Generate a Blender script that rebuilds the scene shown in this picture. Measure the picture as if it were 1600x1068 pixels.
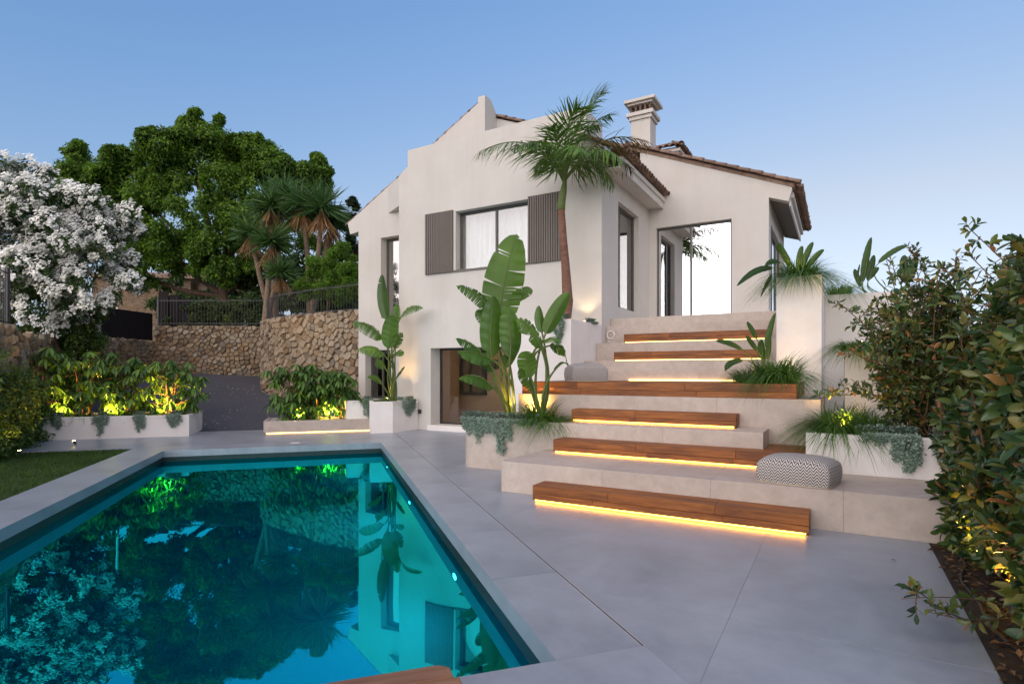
import bpy, bmesh, math, random
import numpy as np
from mathutils import Vector, Matrix

for o in list(bpy.data.objects):
    bpy.data.objects.remove(o, do_unlink=True)
SC = bpy.context.scene
COL = SC.collection
random.seed(7)
RNG = np.random.default_rng(11)
R = math.radians

# ------------------------------------------------------------------ camera
cam_d = bpy.data.cameras.new('camera')
cam_d.sensor_width = 36.0
cam_d.lens = 36.0 * 889 / 1600
cam_d.shift_y = 48 / 1600
cam_d.clip_start = 0.05
cam_d.clip_end = 3000
cam = bpy.data.objects.new('camera', cam_d)
cam.location = (0, 0, 1.5)
cam.rotation_euler = (R(90), 0, 0)
COL.objects.link(cam)
SC.camera = cam
SC.render.resolution_x = 1024
SC.render.resolution_y = 683

# ------------------------------------------------------------------ world: dusk sky, sun low behind the camera
SUN_AZ = math.atan2(-0.86, -0.50)          # compass vector x,y of the sun: behind and left of the camera
SUN_EL = R(10)
world = bpy.data.worlds.new('World')
SC.world = world
world.use_nodes = True
wn = world.node_tree.nodes; wl = world.node_tree.links
wn.clear()
w_out = wn.new('ShaderNodeOutputWorld')
w_bg = wn.new('ShaderNodeBackground')
w_sky = wn.new('ShaderNodeTexSky')
w_sky.sky_type = 'NISHITA'
w_sky.sun_disc = False
w_sky.sun_elevation = SUN_EL
w_sky.sun_rotation = math.atan2(math.cos(SUN_AZ), math.sin(SUN_AZ))
w_sky.altitude = 50
w_sky.air_density = 1.0
w_sky.dust_density = 1.4
w_sky.ozone_density = 5.0
w_bg.inputs['Strength'].default_value = 0.121
w_gam = wn.new('ShaderNodeGamma'); w_gam.inputs[1].default_value = 0.8        # soft dusk dome: zenith and horizon closer together
w_tint = wn.new('ShaderNodeMix'); w_tint.data_type = 'RGBA'; w_tint.blend_type = 'MULTIPLY'; w_tint.inputs[0].default_value = 1.0
w_tint.inputs[7].default_value = (1.08, 0.99, 0.98, 1)
wl.new(w_sky.outputs[0], w_gam.inputs[0]); wl.new(w_gam.outputs[0], w_tint.inputs[6]); 
w_bw = wn.new('ShaderNodeRGBToBW'); wl.new(w_tint.outputs[2], w_bw.inputs[0])
w_pale = wn.new('ShaderNodeMix'); w_pale.data_type = 'RGBA'; w_pale.blend_type = 'MULTIPLY'; w_pale.inputs[0].default_value = 1.0
w_pale.inputs[7].default_value = (0.90, 1.01, 1.17, 1); wl.new(w_bw.outputs[0], w_pale.inputs[6])
w_fac = wn.new('ShaderNodeMapRange'); w_fac.inputs[1].default_value = 0.80; w_fac.inputs[2].default_value = 1.75; w_fac.inputs[3].default_value = 0.0; w_fac.inputs[4].default_value = 0.85
wl.new(w_bw.outputs[0], w_fac.inputs[0])
w_mix = wn.new('ShaderNodeMix'); w_mix.data_type = 'RGBA'                      # hazy air: the brighter the sky, the paler
wl.new(w_fac.outputs[0], w_mix.inputs[0]); wl.new(w_tint.outputs[2], w_mix.inputs[6]); wl.new(w_pale.outputs[2], w_mix.inputs[7])
wl.new(w_mix.outputs[2], w_bg.inputs[0]); wl.new(w_bg.outputs[0], w_out.inputs[0])

sun_d = bpy.data.lights.new('sun', 'SUN')
sun_d.energy = 1.25
sun_d.angle = R(150)            # afterglow of half the western sky, no hard shadows
sun_d.color = (1.0, 0.74, 0.57)
sun = bpy.data.objects.new('sun', sun_d)
_sd = Vector((math.cos(SUN_AZ), math.sin(SUN_AZ), math.tan(SUN_EL))).normalized()
sun.rotation_euler = (-_sd).to_track_quat('-Z', 'Y').to_euler()
sun.location = (-6, -8, 12)
COL.objects.link(sun)

SC.view_settings.view_transform = 'Standard'
SC.view_settings.look = 'None'
SC.view_settings.gamma = 1.0
SC.view_settings.use_curve_mapping = False
SC.view_settings.exposure = 1.70

# ------------------------------------------------------------------ frames of reference
FPX, CXP, HYP, EYE = 889.0, 800.0, 582.0, 1.5
ANG = {'W': 0.0, 'H': math.atan2(-0.4975, 0.8675), 'P': math.atan2(0.313, 0.950)}
def fr(frame, x, y, z=0.0):
    c, s = math.cos(ANG[frame]), math.sin(ANG[frame])
    return Vector((c * x - s * y, s * x + c * y, z))
def at(px, py, Y):
    return Vector(((px - CXP) / FPX * Y, Y, EYE + (HYP - py) / FPX * Y))
def to_h(w):
    c, s = math.cos(-ANG['H']), math.sin(-ANG['H'])
    return (c * w[0] - s * w[1], s * w[0] + c * w[1], w[2])

# ------------------------------------------------------------------ object helpers
BASE = {}
def tag(o, label=None, cat=None, group=None, kind=None):
    if label: o['label'] = label
    if cat: o['category'] = cat
    if group: o['group'] = group
    if kind: o['kind'] = kind
    return o
def thing(name, label, cat, base=(0, 0, 0), frame='W', group=None, rot=0.0):
    o = bpy.data.objects.new(name, None)
    o.empty_display_size = 0.2
    o.location = fr(frame, *base)
    o.rotation_euler = (0, 0, ANG[frame] + rot)
    COL.objects.link(o)
    BASE[o] = Vector(base) if rot == 0 else Vector((0, 0, 0))
    return tag(o, label, cat, group)
class MB:
    def __init__(s): s.v = []; s.f = []; s.uv = None
    def add(s, v, f):
        n = len(s.v); s.v += [tuple(p) for p in v]; s.f += [tuple(i + n for i in q) for q in f]; return s
    def box(s, x0, x1, y0, y1, z0, z1):
        return s.add([(x0,y0,z0),(x1,y0,z0),(x1,y1,z0),(x0,y1,z0),(x0,y0,z1),(x1,y0,z1),(x1,y1,z1),(x0,y1,z1)],
                     [(0,3,2,1),(4,5,6,7),(0,1,5,4),(1,2,6,5),(2,3,7,6),(3,0,4,7)])
    def prism(s, poly, z0, z1):                      # poly: ccw xy points
        n = len(poly)
        v = [(p[0], p[1], z0) for p in poly] + [(p[0], p[1], z1) for p in poly]
        f = [tuple(reversed(range(n))), tuple(range(n, 2 * n))] + [(i, (i + 1) % n, n + (i + 1) % n, n + i) for i in range(n)]
        return s.add(v, f)
    def extrude_y(s, poly, y0, y1):                  # poly: xz points, extruded along y
        n = len(poly)
        v = [(p[0], y0, p[1]) for p in poly] + [(p[0], y1, p[1]) for p in poly]
        f = [tuple(range(n)), tuple(reversed(range(n, 2 * n)))] + [((i + 1) % n, i, n + i, n + (i + 1) % n) for i in range(n)]
        return s.add(v, f)
    def tube(s, pts, rad, n=8, cap=True):
        pts = [Vector(p) for p in pts]; m = len(pts)
        if not hasattr(rad, '__len__'): rad = [rad] * m
        ref = Vector((0.31, 0.77, 0.55)).normalized()
        v = []; f = []
        for i, p in enumerate(pts):
            d = (pts[min(i + 1, m - 1)] - pts[max(i - 1, 0)]).normalized()
            if abs(d.dot(ref)) > 0.95: ref = Vector((0.9, -0.3, 0.2)).normalized()
            a = d.cross(ref).normalized(); b = d.cross(a)
            for k in range(n):
                t = 2 * math.pi * k / n
                v.append(p + (a * math.cos(t) + b * math.sin(t)) * rad[i])
        for i in range(m - 1):
            for k in range(n):
                f.append((i * n + k, i * n + (k + 1) % n, (i + 1) * n + (k + 1) % n, (i + 1) * n + k))
        if cap:
            f.append(tuple(range(n))); f.append(tuple(range((m - 1) * n, m * n)))
        return s.add(v, f)
    def lathe(s, prof, n=16, c=(0, 0, 0)):
        v = []; f = []; m = len(prof)
        for r, z in prof:
            for k in range(n):
                t = 2 * math.pi * k / n; v.append((c[0] + r * math.cos(t), c[1] + r * math.sin(t), c[2] + z))
        for i in range(m - 1):
            for k in range(n):
                f.append((i * n + k, i * n + (k + 1) % n, (i + 1) * n + (k + 1) % n, (i + 1) * n + k))
        f.append(tuple(reversed(range(n)))); f.append(tuple(range((m - 1) * n, m * n)))
        return s.add(v, f)
def mesh_obj(name, v, f, mat, parent=None, off=None, smooth=False, bevel=0.0, seg=2, fix=False):
    me = bpy.data.meshes.new(name)
    v = np.asarray(v, dtype=float)
    if off is not None: v = v - np.asarray(off)
    me.from_pydata(v.tolist(), [], f.tolist() if isinstance(f, np.ndarray) else f)
    if fix:
        bm = bmesh.new(); bm.from_mesh(me)
        bmesh.ops.remove_doubles(bm, verts=bm.verts, dist=1e-5)
        bmesh.ops.recalc_face_normals(bm, faces=bm.faces); bm.to_mesh(me); bm.free()
    if smooth:
        me.polygons.foreach_set('use_smooth', [True] * len(me.polygons))
    me.update()
    if mat: me.materials.append(mat)
    o = bpy.data.objects.new(name, me)
    COL.objects.link(o)
    if parent is not None: o.parent = parent
    if bevel:
        m = o.modifiers.new('bevel', 'BEVEL'); m.width = bevel; m.segments = seg; m.limit_method = 'ANGLE'; m.angle_limit = R(35)
    return o
def root_of(o):
    while o.parent is not None: o = o.parent
    return o
def part(name, mb, mat, parent, **kw):               # vertices in the frame of the thing
    b = BASE[root_of(parent)]
    return mesh_obj(name, mb.v, mb.f, mat, parent, off=tuple(b), **kw)
def partnp(name, v, f, mat, parent, **kw):
    b = BASE[root_of(parent)]
    return mesh_obj(name, v, f, mat, parent, off=tuple(b), **kw)
def struct(name, mb, mat, **kw):
    return tag(mesh_obj(name, mb.v, mb.f, mat, **kw), kind='structure')
def clip(poly, nx, ny, d):                           # keep nx*x+ny*y <= d
    out = []
    for i in range(len(poly)):
        p, q = poly[i], poly[(i + 1) % len(poly)]
        a, b = nx * p[0] + ny * p[1] - d, nx * q[0] + ny * q[1] - d
        if a <= 0: out.append(p)
        if (a < 0 < b) or (b < 0 < a):
            t = a / (a - b); out.append((p[0] + (q[0] - p[0]) * t, p[1] + (q[1] - p[1]) * t))
    return out

# ------------------------------------------------------------------ materials
def new_mat(name):
    m = bpy.data.materials.new(name); m.use_nodes = True
    nt = m.node_tree; nt.nodes.clear()
    out = nt.nodes.new('ShaderNodeOutputMaterial')
    return m, nt, out
def ramp(nt, cols, pos=None, interp='LINEAR'):
    r = nt.nodes.new('ShaderNodeValToRGB'); r.color_ramp.interpolation = interp
    e = r.color_ramp.elements
    n = len(cols)
    for i, c in enumerate(cols):
        p = pos[i] if pos else i / max(1, n - 1)
        if i < 2: el = e[i]; el.position = p
        else: el = e.new(p)
        el.color = (*c, 1)
    return r
def noise(nt, scale, detail=6, rough=0.6, coord=None, dist=0.0, mapscale=None):
    n = nt.nodes.new('ShaderNodeTexNoise')
    n.inputs['Scale'].default_value = scale; n.inputs['Detail'].default_value = detail
    n.inputs['Roughness'].default_value = rough; n.inputs['Distortion'].default_value = dist
    if coord is not None:
        if mapscale:
            mp = nt.nodes.new('ShaderNodeMapping'); mp.inputs['Scale'].default_value = mapscale
            nt.links.new(coord, mp.inputs[0]); nt.links.new(mp.outputs[0], n.inputs['Vector'])
        else:
            nt.links.new(coord, n.inputs['Vector'])
    return n
def mixc(nt, fac, a, b, mode='MIX'):
    m = nt.nodes.new('ShaderNodeMix'); m.data_type = 'RGBA'; m.blend_type = mode
    if isinstance(fac, float): m.inputs[0].default_value = fac
    else: nt.links.new(fac, m.inputs[0])
    for sock, x in ((m.inputs[6], a), (m.inputs[7], b)):
        if isinstance(x, tuple): sock.default_value = (*x, 1)
        else: nt.links.new(x, sock)
    return m.outputs[2]
def surf(name, c1, c2, scale=3.0, rough=0.7, bump=0.1, bscale=80, big=None, var=0.0, spec=0.4, mapscale=None, coat=0.0, island=False):
    """mottled matte surface: two colours by noise, broad stains, fine bump, per-object variation"""
    m, nt, out = new_mat(name)
    L = nt.links
    tc = nt.nodes.new('ShaderNodeTexCoord').outputs['Object']
    b = nt.nodes.new('ShaderNodeBsdfPrincipled')
    n1 = noise(nt, scale, 8, 0.65, tc, 0.3, mapscale)
    r1 = ramp(nt, [c1, c2], [0.32, 0.68])
    L.new(n1.outputs[0], r1.inputs[0])
    col = r1.outputs[0]
    if big:
        n2 = noise(nt, big[0], 4, 0.6, tc, 0.6)
        r2 = ramp(nt, [(1, 1, 1), big[1]], [0.42, 0.72])
        L.new(n2.outputs[0], r2.inputs[0])
        col = mixc(nt, 1.0, col, r2.outputs[0], 'MULTIPLY')
    if name.startswith('plaster'):
        n4 = noise(nt, 1.0, 5, 0.65, tc, 0.2, (2.6, 2.6, 0.22)); r4 = ramp(nt, [(1, 1, 1), (0.95, 0.945, 0.935)], [0.46, 0.78]); L.new(n4.outputs[0], r4.inputs[0])
        col = mixc(nt, 1.0, col, r4.outputs[0], 'MULTIPLY')
    if var:
        if island: src = nt.nodes.new('ShaderNodeNewGeometry').outputs['Random Per Island']
        else: src = nt.nodes.new('ShaderNodeObjectInfo').outputs['Random']
        mr = nt.nodes.new('ShaderNodeMapRange'); mr.inputs[3].default_value = 1 - var; mr.inputs[4].default_value = 1 + var
        L.new(src, mr.inputs[0])
        hs = nt.nodes.new('ShaderNodeHueSaturation'); L.new(mr.outputs[0], hs.inputs['Value']); L.new(col, hs.inputs['Color'])
        col = hs.outputs[0]
    L.new(col, b.inputs['Base Color'])
    b.inputs['Specular IOR Level'].default_value = spec
    rr = nt.nodes.new('ShaderNodeMapRange'); rr.inputs[3].default_value = max(0.02, rough - 0.12); rr.inputs[4].default_value = min(1, rough + 0.12)
    L.new(n1.outputs[0], rr.inputs[0]); L.new(rr.outputs[0], b.inputs['Roughness'])
    if coat: b.inputs['Coat Weight'].default_value = coat
    if bump:
        n3 = noise(nt, bscale, 5, 0.6, tc)
        bp = nt.nodes.new('ShaderNodeBump'); bp.inputs['Strength'].default_value = bump; bp.inputs['Distance'].default_value = 0.01
        L.new(n3.outputs[0], bp.inputs['Height']); L.new(bp.outputs[0], b.inputs['Normal'])
    L.new(b.outputs[0], out.inputs[0])
    return m
def wood(name, c1, c2, c3, axis=(1.0, 14.0, 14.0), rough=0.42):
    m, nt, out = new_mat(name); L = nt.links
    tc = nt.nodes.new('ShaderNodeTexCoord').outputs['Object']
    oi = nt.nodes.new('ShaderNodeObjectInfo').outputs['Random']
    add = nt.nodes.new('ShaderNodeVectorMath'); add.operation = 'ADD'
    cmb = nt.nodes.new('ShaderNodeCombineXYZ')
    mu = nt.nodes.new('ShaderNodeMath'); mu.operation = 'MULTIPLY'; mu.inputs[1].default_value = 37.0
    L.new(oi, mu.inputs[0]); [L.new(mu.outputs[0], cmb.inputs[i]) for i in range(3)]
    L.new(tc, add.inputs[0]); L.new(cmb.outputs[0], add.inputs[1])
    n1 = noise(nt, 2.2, 8, 0.7, add.outputs[0], 0.8, axis)
    n2 = noise(nt, 1.4, 3, 0.5, add.outputs[0], 0.2, (0.9, 2.2, 2.2))
    r1 = ramp(nt, [c1, c2, c3], [0.28, 0.5, 0.72]); L.new(n1.outputs[0], r1.inputs[0])
    r2 = ramp(nt, [(0.55, 0.5, 0.48), (1.25, 1.2, 1.1)], [0.3, 0.7]); L.new(n2.outputs[0], r2.inputs[0])
    col = mixc(nt, 1.0, r1.outputs[0], r2.outputs[0], 'MULTIPLY')
    b = nt.nodes.new('ShaderNodeBsdfPrincipled')
    L.new(col, b.inputs['Base Color']); b.inputs['Roughness'].default_value = rough
    bp = nt.nodes.new('ShaderNodeBump'); bp.inputs['Strength'].default_value = 0.12; bp.inputs['Distance'].default_value = 0.004
    L.new(n1.outputs[0], bp.inputs['Height']); L.new(bp.outputs[0], b.inputs['Normal'])
    L.new(b.outputs[0], out.inputs[0])
    return m
GAIN = {'white_petal': 1.08, 'silver_leaf': 1.0, 'dry_leaf': 1.2, 'ficus_leaf': 3.1, 'palm_leaflet': 2.9, 'palm_dry_leaflet': 1.6, 'grass_blade': 1.8, 'photinia_leaf': 2.0, 'oleander_leaf': 1.9, 'banana_leaf': 1.35, 'lawn_blade': 1.25, 'umbrella_leaf': 2.0, 'far_hedge_leaf': 1.7, 'cypress_leaf': 1.4}
def leaf_mat(name, cols, pos=None, rough=0.42, trans=0.3, spec=0.35, tint=(1.0, 1.0, 0.55)):
    m, nt, out = new_mat(name); L = nt.links
    g = nt.nodes.new('ShaderNodeNewGeometry')
    k_ = GAIN.get(name, 1.4)
    r1 = ramp(nt, [tuple(min(0.9, c * k_) for c in q) for q in cols], pos); L.new(g.outputs['Random Per Island'], r1.inputs[0])
    tc = nt.nodes.new('ShaderNodeTexCoord').outputs['Object']
    n1 = noise(nt, 1.3, 3, 0.5, tc); r2 = ramp(nt, [(0.72, 0.74, 0.7), (1.2, 1.2, 1.15)], [0.35, 0.65]); L.new(n1.outputs[0], r2.inputs[0])
    col = mixc(nt, 1.0, r1.outputs[0], r2.outputs[0], 'MULTIPLY')
    b = nt.nodes.new('ShaderNodeBsdfPrincipled'); L.new(col, b.inputs['Base Color'])
    b.inputs['Roughness'].default_value = rough; b.inputs['Specular IOR Level'].default_value = spec
    t = nt.nodes.new('ShaderNodeBsdfTranslucent')
    L.new(mixc(nt, 1.0, col, tint, 'MULTIPLY'), t.inputs[0])
    mx = nt.nodes.new('ShaderNodeMixShader'); mx.inputs[0].default_value = trans
    L.new(b.outputs[0], mx.inputs[1]); L.new(t.outputs[0], mx.inputs[2]); L.new(mx.outputs[0], out.inputs[0])
    return m
def emit(name, col, strength):
    m, nt, out = new_mat(name)
    e = nt.nodes.new('ShaderNodeEmission'); e.inputs[0].default_value = (*col, 1); e.inputs[1].default_value = strength
    nt.links.new(e.outputs[0], out.inputs[0]); return m
def plain(name, col, rough=0.5, metal=0.0, spec=0.5):
    m, nt, out = new_mat(name); b = nt.nodes.new('ShaderNodeBsdfPrincipled')
    tc = nt.nodes.new('ShaderNodeTexCoord').outputs['Object']
    n1 = noise(nt, 9, 4, 0.6, tc); r1 = ramp(nt, [tuple(c * 0.86 for c in col), tuple(min(1, c * 1.1) for c in col)], [0.3, 0.7])
    nt.links.new(n1.outputs[0], r1.inputs[0]); nt.links.new(r1.outputs[0], b.inputs['Base Color'])
    b.inputs['Roughness'].default_value = rough; b.inputs['Metallic'].default_value = metal; b.inputs['Specular IOR Level'].default_value = spec
    nt.links.new(b.outputs[0], out.inputs[0]); return m
def glass(name, refl=0.35, tint=(0.8, 0.85, 0.85)):
    m, nt, out = new_mat(name)
    g = nt.nodes.new('ShaderNodeBsdfGlossy'); g.inputs['Roughness'].default_value = 0.0; g.inputs['Color'].default_value = (0.95, 0.95, 0.95, 1)
    t = nt.nodes.new('ShaderNodeBsdfTransparent'); t.inputs[0].default_value = (*tint, 1)
    lw = nt.nodes.new('ShaderNodeFresnel'); lw.inputs[0].default_value = 1.5
    ad = nt.nodes.new('ShaderNodeMath'); ad.operation = 'ADD'; ad.use_clamp = True; ad.inputs[1].default_value = refl
    nt.links.new(lw.outputs[0], ad.inputs[0])
    mx = nt.nodes.new('ShaderNodeMixShader'); nt.links.new(ad.outputs[0], mx.inputs[0])
    nt.links.new(t.outputs[0], mx.inputs[1]); nt.links.new(g.outputs[0], mx.inputs[2]); nt.links.new(mx.outputs[0], out.inputs[0])
    return m

M = {}
M['plaster'] = surf('plaster_beige', (0.60, 0.58, 0.535), (0.64, 0.62, 0.575), 1.2, 0.85, 0.12, 140, (0.5, (0.93, 0.92, 0.91)), spec=0.2)
M['white'] = surf('plaster_white', (0.80, 0.775, 0.745), (0.84, 0.82, 0.79), 1.5, 0.85, 0.10, 120, (0.9, (0.90, 0.89, 0.88)), spec=0.2)
M['concrete'] = surf('concrete_tile', (0.45, 0.385, 0.33), (0.55, 0.48, 0.42), 9.0, 0.62, 0.08, 160, (1.1, (0.84, 0.83, 0.82)), var=0.05)
M['paving'] = surf('paving_slab', (0.260, 0.297, 0.345), (0.320, 0.357, 0.405), 6.0, 0.34, 0.05, 150, (0.9, (0.74, 0.745, 0.755)), var=0.035, spec=0.6)
M['grout'] = surf('grout', (0.27, 0.275, 0.29), (0.32, 0.325, 0.335), 8, 0.9, 0.05, 60)
M['wood'] = wood('iroko_wood', (0.10, 0.030, 0.005), (0.24, 0.080, 0.012), (0.40, 0.155, 0.027), rough=0.55)
M['wood_pale'] = wood('teak_wood', (0.22, 0.10, 0.05), (0.34, 0.17, 0.085), (0.44, 0.24, 0.13), rough=0.5)
M['asphalt'] = surf('asphalt', (0.052, 0.055, 0.068), (0.085, 0.09, 0.108), 30, 0.8, 0.4, 220, (0.5, (0.78, 0.78, 0.8)))
M['soil'] = surf('soil', (0.018, 0.012, 0.008), (0.045, 0.030, 0.019), 18, 0.95, 0.8, 60)
M['earth'] = surf('earth', (0.07, 0.065, 0.03), (0.13, 0.11, 0.06), 2, 0.95, 0.5, 30)
M['gravel'] = surf('white_gravel', (0.45, 0.43, 0.40), (0.72, 0.70, 0.66), 60, 0.9, 0.8, 90)
M['metal'] = plain('dark_metal', (0.030, 0.030, 0.032), 0.45, 0.0)
M['gate'] = plain('gate_metal', (0.016, 0.013, 0.014), 0.75, 0.0, 0.15)
M['frame'] = plain('bronze_frame', (0.085, 0.080, 0.072), 0.45)
M['pale_steel'] = plain('brushed_edge', (0.55, 0.55, 0.56), 0.45)
M['steel'] = plain('steel', (0.55, 0.55, 0.55), 0.3, 1.0)
M['shutter'] = surf('shutter_paint', (0.155, 0.135, 0.118), (0.18, 0.158, 0.138), 4, 0.6, 0.04, 80, var=0.05)
M['curtain'] = surf('curtain', (0.80, 0.79, 0.80), (0.86, 0.85, 0.86), 2, 0.9, 0.03, 200)
M['curtain_warm'] = surf('curtain_warm', (0.46, 0.40, 0.30), (0.54, 0.47, 0.36), 2, 0.9, 0.03, 200)
M['interior'] = surf('interior_plaster', (0.27, 0.195, 0.145), (0.31, 0.225, 0.17), 1.5, 0.9, 0.05, 90)
M['dark_room'] = surf('dark_room', (0.10, 0.09, 0.075), (0.14, 0.125, 0.10), 2, 0.9, 0.0)
M['roof_tile'] = surf('clay_roof_tile', (0.17, 0.105, 0.078), (0.34, 0.235, 0.175), 6, 0.85, 0.3, 60, (2.0, (0.55, 0.52, 0.5)), var=0.30)
M['glass'] = glass('window_glass', 0.50, (0.62, 0.66, 0.66))
M['glass_soft'] = glass('window_glass_clear', 0.14, (0.9, 0.93, 0.93))
M['glass_clear'] = glass('porch_glass', 0.02, (0.92, 0.92, 0.9))
M['glass_mirror'] = glass('sliding_door_glass', 0.78, (0.7, 0.7, 0.62))
M['bark'] = surf('bark', (0.065, 0.04, 0.026), (0.16, 0.105, 0.072), 7, 0.9, 0.6, 30, mapscale=(1, 1, 0.25))
M['bark_pale'] = surf('bark_pale', (0.14, 0.10, 0.065), (0.26, 0.195, 0.135), 8, 0.9, 0.5, 30)
M['palm_trunk'] = surf('palm_trunk', (0.13, 0.060, 0.040), (0.24, 0.125, 0.085), 7, 0.8, 0.5, 40, mapscale=(1, 1, 3.0))
M['stem'] = surf('green_stem', (0.075, 0.115, 0.025), (0.13, 0.17, 0.045), 8, 0.5, 0.1, 40)
M['stem_brown'] = surf('brown_stem', (0.10, 0.055, 0.028), (0.18, 0.10, 0.05), 12, 0.8, 0.3, 60)
M['mortar'] = surf('mortar', (0.11, 0.088, 0.066), (0.17, 0.137, 0.104), 10, 0.95, 0.4, 60)
M['led'] = emit('led_warm', (1.0, 0.37, 0.035), 7.0)
M['led_pale'] = emit('led_pale', (1.0, 0.50, 0.13), 3.2)
M['lampface'] = emit('lamp_lens', (1.0, 0.62, 0.2), 20.0)
M['pool_lens'] = emit('pool_lamp_lens', (0.45, 1.0, 1.0), 9.0)
def stone_mat():
    m, nt, out = new_mat('field_stone'); L = nt.links
    oi = nt.nodes.new('ShaderNodeObjectInfo').outputs['Random']
    r1 = ramp(nt, [(0.15, 0.112, 0.078), (0.27, 0.212, 0.148), (0.37, 0.308, 0.222), (0.25, 0.165, 0.095), (0.42, 0.365, 0.28), (0.23, 0.20, 0.165), (0.32, 0.235, 0.145), (0.30, 0.26, 0.20)])
    L.new(oi, r1.inputs[0])
    tc = nt.nodes.new('ShaderNodeTexCoord').outputs['Object']
    n1 = noise(nt, 9, 8, 0.7, tc, 0.5); r2 = ramp(nt, [(0.55, 0.54, 0.53), (1.3, 1.28, 1.22)], [0.3, 0.7]); L.new(n1.outputs[0], r2.inputs[0])
    b = nt.nodes.new('ShaderNodeBsdfPrincipled'); b.inputs['Roughness'].default_value = 0.9; b.inputs['Specular IOR Level'].default_value = 0.2
    L.new(mixc(nt, 1.0, r1.outputs[0], r2.outputs[0], 'MULTIPLY'), b.inputs['Base Color'])
    bp = nt.nodes.new('ShaderNodeBump'); bp.inputs['Strength'].default_value = 0.6; bp.inputs['Distance'].default_value = 0.03
    L.new(n1.outputs[0], bp.inputs['Height']); L.new(bp.outputs[0], b.inputs['Normal']); L.new(b.outputs[0], out.inputs[0])
    return m
M['stone'] = stone_mat()
M['ficus'] = leaf_mat('ficus_leaf', [(0.014, 0.034, 0.006), (0.038, 0.078, 0.010), (0.078, 0.125, 0.016)], [0.0, 0.55, 1.0], trans=0.45)
M['oleander'] = leaf_mat('oleander_leaf', [(0.018, 0.035, 0.014), (0.040, 0.075, 0.026), (0.070, 0.115, 0.04)])
M['petal'] = leaf_mat('white_petal', [(0.83, 0.83, 0.80), (0.88, 0.88, 0.86)], trans=0.2, tint=(1, 1, 1))
M['yucca'] = leaf_mat('yucca_leaf', [(0.024, 0.058, 0.020), (0.045, 0.105, 0.032), (0.075, 0.14, 0.04)])
M['dry_leaf'] = leaf_mat('dry_leaf', [(0.22, 0.12, 0.055), (0.34, 0.21, 0.11)])
M['bush'] = leaf_mat('bright_bush_leaf', [(0.05, 0.11, 0.014), (0.10, 0.20, 0.026), (0.15, 0.26, 0.04)], trans=0.45)
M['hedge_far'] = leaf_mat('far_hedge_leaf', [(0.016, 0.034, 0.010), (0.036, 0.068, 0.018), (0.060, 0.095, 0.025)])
M['cypress'] = leaf_mat('cypress_leaf', [(0.012, 0.028, 0.010), (0.026, 0.05, 0.016)])
M['scheff'] = leaf_mat('umbrella_leaf', [(0.022, 0.052, 0.012), (0.045, 0.105, 0.018), (0.085, 0.155, 0.024)], rough=0.32, spec=0.5)
M['vine'] = leaf_mat('vine_leaf', [(0.022, 0.048, 0.012), (0.050, 0.095, 0.018), (0.085, 0.14, 0.026)])
M['silver'] = leaf_mat('silver_leaf', [(0.13, 0.20, 0.165), (0.20, 0.285, 0.235), (0.28, 0.36, 0.30)], rough=0.6, trans=0.15, tint=(1, 1, 0.9))
M['grass'] = leaf_mat('grass_blade', [(0.022, 0.060, 0.010), (0.045, 0.105, 0.018), (0.085, 0.15, 0.03)])
M['lawn'] = leaf_mat('lawn_blade', [(0.020, 0.055, 0.010), (0.038, 0.085, 0.014), (0.062, 0.11, 0.02)], rough=0.6, spec=0.15)
M['lawn_soil'] = surf('lawn_ground', (0.018, 0.040, 0.010), (0.035, 0.065, 0.016), 25, 0.95, 0.6, 90)
M['banana'] = leaf_mat('banana_leaf', [(0.030, 0.080, 0.012), (0.055, 0.125, 0.016), (0.080, 0.165, 0.022)], rough=0.34, spec=0.45, trans=0.35)
M['strelitzia'] = leaf_mat('paddle_leaf', [(0.022, 0.056, 0.014), (0.042, 0.090, 0.020)], rough=0.36)
M['litter'] = leaf_mat('leaf_litter', [(0.05, 0.028, 0.014), (0.11, 0.06, 0.03), (0.18, 0.10, 0.05)])
M['palm'] = leaf_mat('palm_leaflet', [(0.022, 0.050, 0.012), (0.042, 0.085, 0.018), (0.075, 0.115, 0.03)], rough=0.4)
M['palm_dry'] = leaf_mat('palm_dry_leaflet', [(0.07, 0.06, 0.02), (0.14, 0.10, 0.035)], rough=0.5)
M['photinia'] = leaf_mat('photinia_leaf', [(0.012, 0.030, 0.012), (0.030, 0.060, 0.016), (0.060, 0.085, 0.020), (0.125, 0.105, 0.026), (0.19, 0.075, 0.034)], [0.0, 0.40, 0.66, 0.92, 1.0], rough=0.30, spec=0.55, trans=0.22)
M['photinia_dark'] = leaf_mat('photinia_inner_leaf', [(0.010, 0.024, 0.010), (0.024, 0.045, 0.014), (0.055, 0.055, 0.018)], rough=0.35, trans=0.2)

# ================================================================== GROUND, POOL, TERRACE
Q0, Q1, P0, P1 = -2.95, 1.15, 2.75, 12.5
def pr(q, p, z=0.0): return fr('P', q, p, z)
# far ground, one sheet with a hole for the pool shell
g = MB()
ri = [(Q0 - 0.35, P0 - 0.35), (Q1 + 0.35, P0 - 0.35), (Q1 + 0.35, P1 + 0.35), (Q0 - 0.35, P1 + 0.35)]
ro = [(-900, -900), (900, -900), (900, 900), (-900, 900)]
g.add([pr(*p, -0.14) for p in ri] + [pr(*p, -0.14) for p in ro], [(4 + i, 4 + (i + 1) % 4, (i + 1) % 4, i) for i in range(4)])
struct('ground', g, M['earth'])
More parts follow.
